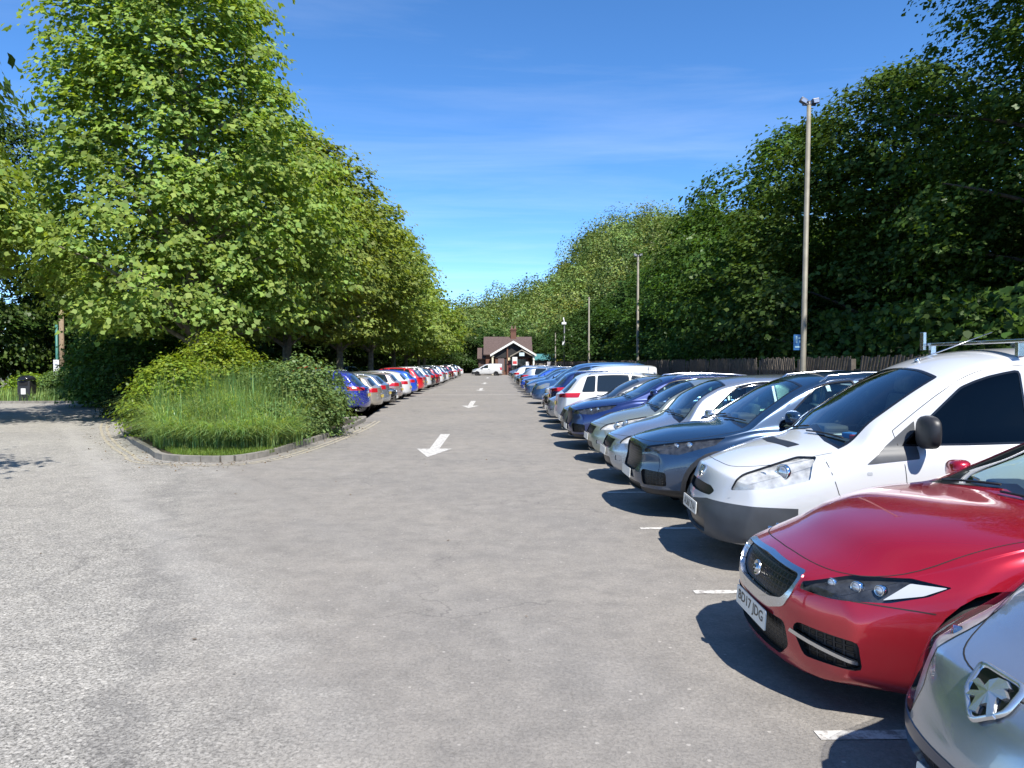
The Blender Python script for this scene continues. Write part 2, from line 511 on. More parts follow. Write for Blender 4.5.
def mesh_obj(name, V, F, mats, parent, smooth=True, weld=True, mi=None, solid=0.0):
    if not F: return None
    bm = bmesh.new()
    vv = [bm.verts.new(v) for v in V]
    for i, f in enumerate(F):
        try:
            ff = bm.faces.new([vv[j] for j in f]); ff.smooth = smooth
            if mi: ff.material_index = mi[i]
        except ValueError: pass
    if weld: bmesh.ops.remove_doubles(bm, verts=bm.verts[:], dist=2e-4)
    if solid:
        bm.normal_update()
        nrm = {v: Vector(v.normal) for v in bm.verts}
        es = [e for e in bm.edges if e.is_boundary]
        for e in es: e.smooth = False
        r = bmesh.ops.extrude_edge_only(bm, edges=es)
        new = [x for x in r['geom'] if isinstance(x, bmesh.types.BMVert)]
        for nv in new:
            src = next((e.other_vert(nv) for e in nv.link_edges if e.other_vert(nv) in nrm), None)
            if src is not None: nv.co = nv.co - nrm[src] * solid
    return obj_from_bm(name, bm, mats, parent)

def wheel(parent, x, y, r, wid, side, rim='alloy', spokes=5, detail=True):
    wl = empty('wheel', (x, y, r), 0, parent)
    M = Matrix.Rotation(-math.pi / 2 * side, 4, 'X')      # local Z -> outwards
    bm = bmesh.new(); h = wid / 2; ri = r * 0.70; sg = 36 if detail else 20
    add_lathe(bm, [(ri, -h * .9), (r * .93, -h), (r * .985, -h * .82), (r, -h * .5), (r, 0), (r, h * .5), (r * .985, h * .82), (r * .93, h), (r * .8, h * 1.03), (ri, h * .86)], sg, 0, M)
    obj_from_bm('tyre', bm, M_['tyre'], wl)
    bm = bmesh.new()
    add_lathe(bm, [(ri * 1.01, -h * .8), (ri * 1.01, h * .86), (ri * .93, h * .9), (ri * .90, h * .5), (ri * .88, -h * .5)], sg, 0, M)
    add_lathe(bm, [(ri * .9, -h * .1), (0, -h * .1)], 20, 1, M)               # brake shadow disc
    add_lathe(bm, [(ri * .2, h * .3), (ri * .2, h * .78), (ri * .15, h * .86), (0, h * .88)], 16, 0, M)
    for k in range(spokes):
        a = 2 * math.pi * k / spokes + 0.3
        for da, wd in ((0.0, 0.16),) if spokes > 7 else ((-0.16, .1), (0.16, .1)):
            c, sn = math.cos(a + da * .5), math.sin(a + da * .5); c2, s2 = math.cos(a + da * 1.5), math.sin(a + da * 1.5)
            p0, p1 = Vector((c * ri * .14, sn * ri * .14, h * .8)), Vector((c2 * ri * .95, s2 * ri * .95, h * .84))
            t = (p1 - p0).normalized(); sd = Vector((0, 0, 1)).cross(t).normalized()
            q = []
            for p, ww in ((p0, ri * wd * .8), (p1, ri * wd * 1.25)):
                for s1, z in ((-1, 0), (1, 0), (.6, -.035), (-.6, -.035)):
                    q.append(bm.verts.new(M @ (p + sd * ww * s1 + Vector((0, 0, z)))))
            for i in range(4):
                bm.faces.new((q[i], q[(i + 1) % 4], q[4 + (i + 1) % 4], q[4 + i]))
            bm.faces.new(q[4:8]); bm.faces.new(q[3::-1])
    bmesh.ops.recalc_face_normals(bm, faces=bm.faces[:])
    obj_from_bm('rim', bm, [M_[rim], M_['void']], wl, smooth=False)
    return wl

def text_mesh(s, height, offset=0.0, extrude=0.0):
    cu = bpy.data.curves.new('t', 'FONT'); cu.body = s; cu.size = 1.0; cu.offset = offset; cu.extrude = extrude; cu.resolution_u = 3
    o = bpy.data.objects.new('t', cu); col.objects.link(o)
    bpy.context.view_layer.update()
    me = bpy.data.meshes.new_from_object(o.evaluated_get(bpy.context.evaluated_depsgraph_get()))
    V = [Vector(v.co) for v in me.vertices]; F = [list(p.vertices) for p in me.polygons]
    bpy.data.objects.remove(o); bpy.data.curves.remove(cu); bpy.data.meshes.remove(me)
    x0, x1 = min(v.x for v in V), max(v.x for v in V); y0, y1 = min(v.y for v in V), max(v.y for v in V)
    k = height / (y1 - y0)
    return [((v.x - (x0 + x1) / 2) * k, (v.y - (y0 + y1) / 2) * k) for v in V], F, (x1 - x0) * k

def plate(parent, pos, nrm, text=None, mat='plate_white', squeeze=0.44):
    """a 520 x 111 mm number plate with its characters in ink"""
    n = Vector(nrm).normalized(); x = Vector((0, 0, 1)).cross(n).normalized(); y = n.cross(x).normalized()
    M = frame_matrix(pos, x, y, n)
    bm = bmesh.new()
    add_prism(bm, rounded([(-.26, -.0555), (.26, -.0555), (.26, .0555), (-.26, .0555)], .012, 2), M, 0.006)
    if text:
        V, F, wdt = text_mesh(text, 0.076, 0.012)
        kx = squeeze / wdt
        vv = [bm.verts.new(M @ Vector((a * kx, b, 0.0075))) for a, b in V]
        for f in F:
            try: bm.faces.new([vv[i] for i in f]).material_index = 1
            except ValueError: pass
    return obj_from_bm('number_plate', bm, [M_[mat], M_['ink']], parent)

def seats_interior(root, sp, cowl_x, floor=0.32, rows=(0.95, 1.85), light='seat', sill=1.0):
    cx = cowl_x
    bm = bmesh.new()
    add_box(bm, (cx + 0.42, 0, sill - .13), (0.46, sp['W'] * 1.5, 0.18), 0, 0.05)
    add_box(bm, (cx + 0.42, 0, sill - .36), (0.4, sp['W'] * 1.5, 0.3), 0, 0.03)
    add_box(bm, (cx + 0.17, 0, sill - .15), (0.3, sp['W'] * 1.2, 0.05), 0, 0.01)
    add_box(bm, (cx + 0.42, 0.38, sill - .02), (0.24, 0.34, 0.08), 0, 0.03)
    obj_from_bm('dashboard', bm, M_['dash'], root)
    bm = bmesh.new()
    M = Matrix.Translation((cx + 0.76, 0.38, sill - .05)) @ Matrix.Rotation(R(-65), 4, 'Y')
    K = 20
    for k in range(K):
        a, b = 2 * math.pi * k / K, 2 * math.pi * (k + 1) / K
        add_tube(bm, [M @ Vector((.18 * math.cos(a), .18 * math.sin(a), 0)), M @ Vector((.18 * math.cos(b), .18 * math.sin(b), 0))], .014, 6)
    add_tube(bm, [M @ Vector((0, .17, 0)), M @ Vector((0, -.17, 0))], .018, 6)
    add_tube(bm, [M @ Vector((0, 0, 0)), M @ Vector((0, 0, -.2))], .03, 6)
    obj_from_bm('steering_wheel', bm, M_['black'], root)
    for rx in rows:
        for y in ((-.37, .37)):
            bm = bmesh.new()
            x = cx + rx
            H = sp['top_max']
            add_box(bm, (x - .1, y, floor + .2), (0.5, 0.5, 0.16), 0, 0.05)
            add_box(bm, (x + .2, y, (floor + .25 + H - .42) / 2), (0.13, 0.48, H - .42 - floor - .25), 0, 0.05, Matrix.Rotation(R(12), 3, 'Y'))
            add_box(bm, (x + .28, y, H - .33), (0.09, 0.25, 0.17), 0, 0.035, Matrix.Rotation(R(8), 3, 'Y'))
            obj_from_bm('seat', bm, M_[light], root, smooth=True)
    bm = bmesh.new(); L0 = cx; add_box(bm, ((cx + sp['L'] - .3) / 2, 0, floor - .02), (sp['L'] - .6 - cx, sp['W'] * 1.7, 0.04))
    obj_from_bm('cabin_floor', bm, M_['dash'], root)

def screen_axes(a, b):
    """unit axes of a screen running from base point a to header point b in the xz plane"""
    v = Vector((b[0] - a[0], 0, b[1] - a[1])).normalized()
    n = Vector((-v.z, 0, v.x))
    if n.z < 0: n = -n
    return n, Vector((0, 1, 0)), v

def build_car(name, sp, paint_mat, detail=2):
    """detail 2: see-through glass, cabin and lamp bowls; 1: closed dark glass"""
    root = empty(name)
    B = Body(sp); L, W = sp['L'], sp['W']
    wr = sp.get('wr', 0.33)
    axles = sp['axles']
    gl_front, gl_side = ('glass', sp.get('side_glass', 'glass')) if detail == 2 else ('glass_far', 'glass_far')
    # lower cladding band
    if 'clad_z' in sp:
        B.side('cladding', [(-.5, 0), (L + .5, 0), (L + .5, sp['clad_z']), (-.5, sp['clad_z'])], thr=0.25)
    for nm, pts, az, el, kw in sp.get('cuts', []):
        if nm == 'headlight' and sp.get('lamp_rim'):
            n, u, v = B.uv(R(az), R(el)); pl = rounded([(Vector(p).dot(u), Vector(p).dot(v)) for p in pts], kw.get('r', .02), 2)
            B.cut('trim', shrink(pl, -.009), n, u, v, thr=kw.get('thr', .05))
        B.cut3(nm, pts, az, el, **dict(kw))
    for nm, poly, back in sp.get('faces', []):
        B.front(nm, poly, back=back, thr=0.15, keep=(lambda c: c.x < .45) if not back else None)
    # wheel arches
    for ax in axles:
        ra = wr + sp.get('arch', .045)
        kp = lambda c: c.z < wr * 2 + .2 and c.y > W * .5
        circ = lambda q: [(ax + q * math.cos(t), wr + q * math.sin(t)) for t in [2 * math.pi * i / 28 for i in range(28)]]
        if 'clad_z' in sp or sp.get('arch_trim'): B.side('cladding', circ(ra + .05), thr=0.1, keep=kp)
        B.side('hole', circ(ra), thr=-0.9, keep=kp)
    # windscreen and rear window
    if 'screen' in sp:
        a, b, y0, y1 = sp['screen']
        n, u, v = screen_axes(a, b)
        s0 = Vector((a[0], 0, a[1])).dot(v); s1 = Vector((b[0], 0, b[1])).dot(v)
        dip = sp.get('screen_dip', 0.05)
        poly = [(-.01, s0), (y0 * .45, s0 - dip * .1), (y0 * .8, s0 - dip * .5), (y0, s0 - dip), (y1, s1 - dip * .85), (y1 * .5, s1 - dip * .2), (-.01, s1)]
        poly = rounded(poly, 0.03, 2)
        B.cut('trim', poly, n, u, v, thr=0.35)
        B.cut('windscreen', [(p[0] if p[0] < 0.02 else p[0], p[1]) for p in [(-.02, s0 + .03), (y0 * .45, s0 - dip * .1 + .03), (y0 * .8, s0 - dip * .5 + .03), (y0 - .035, s0 - dip + .03), (y1 - .03, s1 - dip * .85 - .025), (y1 * .5, s1 - dip * .2 - .025), (-.02, s1 - .025)]], n, u, v, thr=0.35)
    if 'rear' in sp:
        a, b, y0, y1 = sp['rear']
        n, u, v = screen_axes(a, b)
        s0 = Vector((a[0], 0, a[1])).dot(v); s1 = Vector((b[0], 0, b[1])).dot(v)
        poly = rounded([(-.01, s0), (y0, s0 - .02), (y1, s1 - .03), (-.01, s1)], 0.05, 2)
        B.cut('rear_window', poly, n, u, v, thr=0.3)
    # side windows: each (x bottom front, x top front, x bottom rear, x top rear)
    wins = []
    for i, (a0, a1, b0, b1) in enumerate(sp['wins']):
        bl = lambda x: B.belt(x) + sp.get('win_b', .03)
        tp = lambda x: max(bl(x) + .015, B.top(x) - B.crown(x) - sp.get('win_t', .045))
        pts = [(a0 + (b0 - a0) * t, bl(a0 + (b0 - a0) * t)) for t in (0, .5, 1)]
        tops = [(b1 + (a1 - b1) * t, tp(b1 + (a1 - b1) * t)) for t in (0, .25, .5, .75, 1)]
        poly = rounded(pts + tops, .025, 2)
        if sp.get('chrome_dlo'): pass
        B.side('trim', shrink(poly, -.018), thr=0.2, keep=lambda c: c.z > .75)
        B.side('window%d' % i, poly, thr=0.2, keep=lambda c: c.z > .75)
        wins.append('window%d' % i)
    # ---- shell with lips round every opening
    names = [nm for nm in B.tags.values()]
    bm = bmesh.new()
    V, F, MI = [], [], []
    mats = [paint_mat, M_['seam'], M_[sp.get('trim_mat', 'black_gloss')], M_[sp.get('clad_mat', 'black')], M_['void']]
    for nm, m in (('body', 0), ('trim', 2), ('cladding', 3), ('paint2', 0)):
        if nm in names:
            v, f = B.extract(nm); k = len(V); V += v; F += [[i + k for i in q] for q in f]; MI += [m] * len(f)
    vv = [bm.verts.new(p) for p in V]
    for f, m in zip(F, MI):
        try: ff = bm.faces.new([vv[i] for i in f]); ff.material_index = m; ff.smooth = True
        except ValueError: pass
    bmesh.ops.remove_doubles(bm, verts=bm.verts[:], dist=2e-4)
    bm.normal_update()
    nrm = {v: Vector(v.normal) for v in bm.verts}
    es = [e for e in bm.edges if e.is_boundary]
    for e in es: e.smooth = False
    r = bmesh.ops.extrude_edge_only(bm, edges=es)
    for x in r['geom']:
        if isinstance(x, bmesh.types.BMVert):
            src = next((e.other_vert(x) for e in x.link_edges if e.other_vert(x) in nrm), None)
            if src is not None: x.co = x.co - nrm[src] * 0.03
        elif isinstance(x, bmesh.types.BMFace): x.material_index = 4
    for pts, d in sp.get('seams', []): B.seam(bm, pts, d)
    for f in bm.faces:
        pass
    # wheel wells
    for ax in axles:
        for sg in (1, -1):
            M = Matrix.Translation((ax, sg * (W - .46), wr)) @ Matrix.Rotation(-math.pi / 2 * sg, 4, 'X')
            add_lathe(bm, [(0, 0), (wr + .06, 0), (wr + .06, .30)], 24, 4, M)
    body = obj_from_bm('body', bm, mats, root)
    # ---- glass
    def two(nm, tagn, mat, off, sub=False):
        out = []
        for sd in ('left', 'right'):
            v, f = B.extract(tagn, off, sd)
            o = mesh_obj(nm, v, f, [M_[mat]], root, weld=False)
            if o: out.append(o)
        return out
    for nm, tg, mt in (('windscreen', 'windscreen', gl_front), ('rear_window', 'rear_window', gl_side)):
        if tg in names:
            v, f = B.extract(tg, -.004); mesh_obj(nm, v, f, [M_[mt]], root)
    for i, wn_ in enumerate(wins):
        two('window', wn_, gl_side if not sp.get('panel_from') or i < sp['panel_from'] else 'glass_far', -.004)
    # ---- lamps, grille, bumper panels
    for nm in names:
        if nm in ('body', 'trim', 'cladding', 'hole', 'windscreen', 'rear_window', 'paint2') or nm.startswith('window'): continue
        kind = nm.split('.')[0]
        if kind == 'headlight':
            for sd in ('left', 'right'):
                v, f = B.extract(nm, 0.001, sd)
                if detail == 2:
                    o = mesh_obj('headlight', v, f, [M_['lens']], root, weld=False)
                    v2, f2 = B.extract(nm, -.024, sd)
                    rf = mesh_obj('reflector', v2, f2, [M_[sp.get('lamp_in', 'reflector')]], o, weld=False)
                    sg = 1 if sd == 'left' else -1
                    for (bx, by, bz, br) in sp.get('bulbs', []):
                        h, hn = B.hit((bx, by, bz), (1, 0, 0)) if False else (None, None)
                        bm2 = bmesh.new()
                        dirn = Vector((-.8, .45 * sg, .1)).normalized()
                        q = dirn.to_track_quat('Z', 'Y').to_matrix().to_4x4(); q.translation = Vector((bx + .003, by * sg, bz))
                        add_lathe(bm2, [(br * 1.15, -.03), (br * 1.15, 0.0), (br, .004), (br * .95, -.004)], 20, 0, q)
                        add_lathe(bm2, [(br * .95, -.004), (br * .8, .004), (br * .45, .008), (0, .010)], 20, 1, q)
                        obj_from_bm('lamp_unit', bm2, [M_['chrome'], M_[sp.get('bulb_mat', 'lens_solid')]], o)
                else:
                    mesh_obj('headlight', v, f, [M_['head_far']], root, weld=False)
        elif kind == 'taillight':
            two('tail_light', nm, 'red_lens', .003)
        elif kind == 'indicator':
            two('indicator', nm, 'amber', .002)
        elif kind == 'daylamp':
            two('daytime_lamp', nm, 'daylamp', .002)
        elif kind == 'fog':
            two('fog_light', nm, 'lens_solid', -.01)
        elif kind in ('grille', 'intake', 'sideintake'):
            if kind == 'sideintake' or nm == 'blade':
                for sd in ('left', 'right'):
                    v, f = B.extract(nm, -.028, sd); mesh_obj('air_intake', v, f, [M_[sp.get('grille_mat', 'grille_mesh')]], root, weld=False)
                continue
            v, f = B.extract(nm, -.028)
            mesh_obj('grille' if kind == 'grille' else 'air_intake', v, f, [M_[sp.get('grille_mat', 'grille_mesh')]], root)
        elif kind == 'plastic':
            v, f = B.extract(nm, 0.004); mesh_obj('bumper_insert', v, f, [M_[sp.get('plastic_mat', 'grey_plastic')]], root, solid=.03)
        elif kind == 'chromering':
            v, f = B.extract(nm, 0.006); mesh_obj('grille_surround', v, f, [M_['satin']], root, solid=.03)
        elif kind == 'blade':
            
            for sd in ('left', 'right'):
                v, f = B.extract(nm, 0.003, sd); mesh_obj('bumper_trim', v, f, [M_['satin']], root, solid=.02)
        elif kind == 'vent':
            v, f = B.extract(nm, 0.001); mesh_obj('bonnet_vent', v, f, [M_['black']], root)
        elif kind == 'panelblack':
            two('quarter_panel', nm, 'grey_plastic', .003)
    # ---- mirrors, handles, wipers
    if 'mirror' in sp:
        mx_, mz, ms = sp['mirror']
        for sg in (1, -1):
            h, hn = B.hit((mx_, sg * 3, mz), (0, -sg, 0))
            yb = h.y if h is not None else sg * (W - .1)
            bm = bmesh.new()
            tall = sp.get('mirror_tall', 1.0)
            c = Vector((mx_ + .0, yb + sg * .15 * ms, mz + .03 * tall))
            r = bmesh.ops.create_uvsphere(bm, u_segments=16, v_segments=10, radius=1.0)
            for v in r['verts']:
                p = v.co
                p = Vector([math.copysign(abs(k) ** (.62), k) for k in p])
                xx = p.x * .085 * ms * (1.0 - .25 * p.y * sg)
                if p.x > 0: xx *= .45
                v.co = c + Vector((xx, p.y * .115 * ms, p.z * .078 * ms * tall * (1 - .12 * p.y * sg)))
            mp_ = sp.get('mirror_paint', True)
            for f in bm.faces:
                f.smooth = True
                if f.calc_center_median().x > c.x + .03 * ms: f.material_index = 1
                elif f.calc_center_median().z < c.z - .035 * ms * tall or not mp_: f.material_index = 1
            add_tube(bm, [(mx_ + .01, yb - sg * .03, mz - .03), (mx_, yb + sg * .05, mz - .015), c], [.035, .03, .02], 8, 1)
            obj_from_bm('mirror', bm, [paint_mat, M_['black']], root)
    for hx, hz in sp.get('handles', []):
        for sg in (1, -1):
            h, hn = B.hit((hx, sg * 3, hz), (0, -sg, 0))
            if h is None: continue
            bm = bmesh.new(); y = h.y + sg * .022
            add_tube(bm, [(hx - .1, h.y - sg * .005, hz), (hx - .085, y, hz), (hx, y + sg * .006, hz + .004), (hx + .085, y, hz), (hx + .1, h.y - sg * .005, hz)], [.012, .014, .015, .014, .012], 8)
            obj_from_bm('door_handle', bm, [paint_mat if not sp.get('handle_black') else M_['black']], root)
    if detail == 2 and 'screen' in sp:
        a, b, y0, y1 = sp['screen']
        n, u, v = screen_axes(a, b)
        for yy, ln in ((-.05, .58), (.55, .5)):
            bm = bmesh.new()
            P = []
            for t in (0, .25, .5, .75, 1):
                p = Vector((a[0], yy - ln * t, a[1])) + v * (.03 + .07 * t)
                h, hn = B.hit(p + n * .6, -n)
                if h is not None: P.append(h + n * .018)
            if len(P) > 2: add_tube(bm, P, .008, 5); obj_from_bm('wiper', bm, M_['black'], root)
            else: bm.free()
        seats_interior(root, sp, a[0], rows=sp.get('rows', (0.95, 1.85)), light=sp.get('seat_mat', 'seat'), sill=a[1])
    # ---- wheels
    for ax in axles:
        for sg in (1, -1):
            wheel(root, ax, sg * (W - .175), wr, .20, sg, sp.get('rim', 'alloy'), sp.get('spokes', 5), detail == 2)
    # ---- plates
    zf = sp.get('plate_f')
    if zf:
        h, hn = B.hit((-3, 0, zf), (1, 0, 0))
        plate(root, h + Vector((-.012, 0, 0)), (-1, 0, sp.get('plate_tilt', .06)), sp.get('plate_text'), 'plate_white')
    zr = sp.get('plate_r')
    if zr:
        h, hn = B.hit((L + 3, 0, zr), (-1, 0, 0))
        plate(root, h + Vector((.008, 0, 0)), (1, 0, .05), None, 'plate_yellow')
    if sp.get('rails'):
        x0, x1, y, z = sp['rails']
        for sg in (1, -1):
            bm = bmesh.new()
            P = []
            for t in (0, .06, .3, .5, .7, .94, 1):
                x = x0 + (x1 - x0) * t
                h, _ = B.hit((x, sg * y, 3), (0, 0, -1))
                P.append((x, sg * y, (h.z if h else z) + (.045 if 0.01 < t < .99 else -.01)))
            add_tube(bm, P, .014, 6)
            obj_from_bm('roof_rail', bm, M_['satin' if sp.get('rails_satin', True) else 'black'], root)
    B.root = root
    return root, B

M_['lens_solid'] = flat('lamp_lens_glass', (0.5, 0.52, 0.55), 0.05, metal=0.5, coat=1)
M_['head_far'] = flat('headlamp_unit', (0.55, 0.57, 0.6), 0.12, metal=0.75, coat=1)
def grille_mat():
    m, nt, b = new_mat('grille_mesh')
    t = N(nt, 'ShaderNodeTexCoord'); mp = N(nt, 'ShaderNodeMapping'); mp.inputs['Scale'].default_value = (0.0, 26, 36)
    nt.links.new(t.outputs['Object'], mp.inputs[0])
    v = N(nt, 'ShaderNodeTexVoronoi'); v.feature = 'DISTANCE_TO_EDGE'; v.inputs['Scale'].default_value = 1.0; v.inputs['Randomness'].default_value = 0.0
    nt.links.new(mp.outputs[0], v.inputs['Vector'])
    mr = N(nt, 'ShaderNodeMapRange'); mr.inputs['From Min'].default_value = 0.1; mr.inputs['From Max'].default_value = 0.2
    nt.links.new(v.outputs['Distance'], mr.inputs['Value'])
    mi = N(nt, 'ShaderNodeMix', data_type='RGBA'); mi.inputs[6].default_value = (0.016, 0.016, 0.018, 1); mi.inputs[7].default_value = (0.002, 0.002, 0.002, 1)
    nt.links.new(mr.outputs[0], mi.inputs[0]); nt.links.new(mi.outputs[2], b.inputs['Base Color'])
    b.inputs['Roughness'].default_value = 0.35
    bp = N(nt, 'ShaderNodeBump'); bp.invert = True; bp.inputs['Strength'].default_value = 1; bp.inputs['Distance'].default_value = 0.01
    nt.links.new(mr.outputs[0], bp.inputs['Height']); nt.links.new(bp.outputs[0], b.inputs['Normal'])
    return m
M_['grille_mesh'] = grille_mat()
M_['grille_plain'] = flat('grille_slats', (0.02, 0.02, 0.022), 0.35)

# ---------------------------------------------------------------- car kinds
def wtab(W, L, n0=.82, t0=.84, belly=1.0):
    return [(0, W * n0), (.12, W * (n0 + .05)), (.4, W * .965), (.9, W), (L * .5, W * belly), (L - .8, W * .99), (L - .3, W * .95), (L, W * t0)]

def spec_saloon():           # the glossy red saloon in the foreground
    L, W = 4.67, .925
    return dict(L=L, W=W, top_max=1.41, wr=.335, axles=(.93, 3.72), clad=None,
        top=[(0, .665), (.12, .735), (.35, .85), (.8, .948), (1.15, .982), (1.38, 1.0), (1.75, 1.185), (2.1, 1.345), (2.35, 1.395), (2.75, 1.415), (3.2, 1.385), (3.6, 1.27), (4.0, 1.12), (4.15, 1.09), (4.45, 1.07), (4.67, 1.03)],
        belt=[(0, .61), (.3, .775), (.6, .85), (1.0, .90), (1.4, .92), (2.2, .915), (3.2, .935), (4.0, .985), (4.67, .96)],
        bot=[(0, .155), (.3, .135), (1, .14), (3.7, .16), (4.3, .24), (4.67, .32)],
        w=wtab(W, L, .80, .84), crown=[(0, .10), (.6, .07), (1.3, .07), (1.8, .10), (2.4, .055), (3.2, .06), (4, .07), (4.67, .05)],
        tumble=[(0, .3), (1.3, .55), (2.4, .50), (4.67, .5)], sh_in=.05, zm=.56,
        fascia_f=[(.1, .06), (.16, .03), (.25, .02), (.42, .01), (.5, .018), (.6, .05), (.67, .11), (.76, .24)], plan_f=.36, pf=2.5,
        fascia_r=[(.2, .1), (.4, .0), (.6, 0), (.85, .03), (1.0, .08)], plan_r=.25,
        cuts=[('headlight', [(.14, .43, .59), (.14, .435, .625), (.25, .62, .69), (.45, .80, .722), (.62, .88, .705), (.52, .86, .655), (.38, .79, .608), (.22, .6, .588)], 38, 0, dict(r=.01, thr=.05)),
              ('daylamp', [(.36, .77, .617), (.46, .80, .70), (.60, .875, .70), (.50, .85, .655)], 38, 0, dict(r=.008, thr=.05)),
              ('sideintake', [(.0, .49, .385), (.0, .53, .425), (.2, .79, .41), (.2, .80, .265), (.0, .58, .26)], 30, 0, dict(r=.025)),
              ('blade', [(.0, .46, .355), (.0, .475, .375), (.2, .785, .312), (.2, .785, .295)], 30, 0, dict(r=.004)),
              ('taillight', [(4.6, .30, .86), (4.6, .30, .94), (4.3, .9, .98), (4.2, .9, .88)], 145, 0, dict(r=.02))],
        faces=[('chromering', rounded([(-.02, .418), (.24, .422), (.38, .468), (.425, .55), (.432, .635), (.405, .664), (-.02, .678)], .025, 3), False),
               ('grille', rounded([(-.02, .478), (.24, .482), (.355, .508), (.40, .565), (.412, .625), (.392, .648), (-.02, .662)], .025, 3), False),
               ('intake', rounded([(-.02, .19), (.32, .19), (.42, .27), (.39, .395), (-.02, .395)], .03, 3), False)],
        screen=((1.40, .995), (2.20, 1.372), .70, .545), screen_dip=.06, rear=((4.0, 1.125), (3.3, 1.36), .62, .50),
        wins=[(1.62, 2.30, 2.55, 2.52), (2.62, 2.59, 3.42, 3.32)], chrome_dlo=True,
        mirror=(1.78, .98, .95), handles=[(2.42, .80), (3.45, .84)], rim='alloy', spokes=5,
        plate_f=.345, plate_text='BD17 JDG', plate_r=.62, lamp_in='lamp_dark', bulb_mat='lens_solid',
        bulbs=[(.235, .53, .640, .024), (.315, .635, .648, .027), (.395, .71, .655, .024)],
        seams=[([(.20, .0, .72), (.21, .3, .72), (.27, .50, .72), (.42, .66, .76), (.7, .745, .8), (1.0, .775, .8), (1.42, .80, .9)], (0, 0, -1)),
               ([(1.55, 1, .86), (1.53, 1, .6), (1.60, 1, .3)], (0, -1, 0)), ([(2.57, 1, .9), (2.59, 1, .6), (2.55, 1, .3)], (0, -1, 0)),
               ([(.2, .95, .60), (.6, .95, .585)], (0, -1, 0)), ([(.3, .5, .625), (.86, .9, .60)], (.6, -.8, 0)) if False else ([(3.45, 1, .9), (3.52, 1, .7)], (0, -1, 0))])

def spec_peugeot_hatch():    # silver hatchback at the right edge
    L, W = 4.28, .905
    return dict(L=L, W=W, top_max=1.5, wr=.325, axles=(.93, 3.54),
        top=[(0, .71), (.08, .775), (.3, .885), (.7, .985), (1.0, 1.03), (1.5, 1.30), (1.85, 1.44), (2.3, 1.495), (3.0, 1.49), (3.6, 1.42), (3.85, 1.30), (4.1, 1.08), (4.28, .98)],
        belt=[(0, .64), (.25, .79), (.5, .87), (.8, .915), (1.4, .95), (3.2, .99), (4.28, .96)],
        bot=[(0, .20), (.3, .17), (1, .16), (3.6, .17), (4.28, .3)],
        w=wtab(W, L, .80, .86), crown=[(0, .12), (1, .1), (1.8, .10), (2.3, .06), (3.4, .06), (4.28, .05)],
        tumble=[(0, .3), (1.2, .45), (4.28, .42)],
        fascia_f=[(.1, .15), (.2, .07), (.3, .01), (.42, 0.0), (.52, .03), (.62, .07), (.70, .12), (.78, .22)], plan_f=.42, pf=2.4,
        fascia_r=[(.2, .1), (.4, 0), (.7, .02), (.9, .06), (1.2, .1)], plan_r=.22,
        cuts=[('headlight', [(.16, .60, .425), (.07, .36, .45), (.10, .325, .57), (.22, .345, .69), (.48, .47, .83), (.85, .78, .91), (.92, .88, .85), (.5, .88, .62)], 42, 0, dict(r=.02, thr=.0)),
              ('plastic', [(.0, -.02, .44), (.0, .4, .44), (.16, .62, .435), (.4, .86, .44), (.4, .86, .27), (.1, .62, .20), (0, -.02, .2)], 20, 0, dict(r=.02, thr=.05)),
              ('taillight', [(4.2, .5, .85), (4.2, .5, .98), (3.8, .9, 1.0), (3.8, .9, .82)], 145, 0, dict(r=.03))],
        faces=[('intake', rounded([(-.02, .22), (.42, .22), (.50, .37), (-.02, .39)], .03, 3), False)],
        screen=((1.04, 1.04), (1.88, 1.435), .72, .56), rear=((4.06, 1.10), (3.68, 1.38), .6, .5),
        wins=[(1.45, 2.05, 2.45, 2.42), (2.52, 2.49, 3.35, 3.2)], mirror=(1.6, 1.04, .9), handles=[(2.3, .86), (3.3, .88)],
        lamp_rim=True, plate_f=.27, plate_r=.6, plastic_mat='bumper_navy', rim='alloy', spokes=6, bulbs=[(.20, .49, .58, .04), (.32, .555, .665, .045)],
        seams=[([(.12, 0, .8), (.14, .20, .8), (.23, .33, .8), (.50, .50, .9), (.85, .72, .95), (1.05, .79, 1)], (0, 0, -1)), ([(.2, 1, .56), (.75, 1, .62)], (0, -1, 0)),
               ([(1.5, 1, .93), (1.5, 1, .3)], (0, -1, 0)), ([(2.48, 1, .95), (2.46, 1, .3)], (0, -1, 0))])

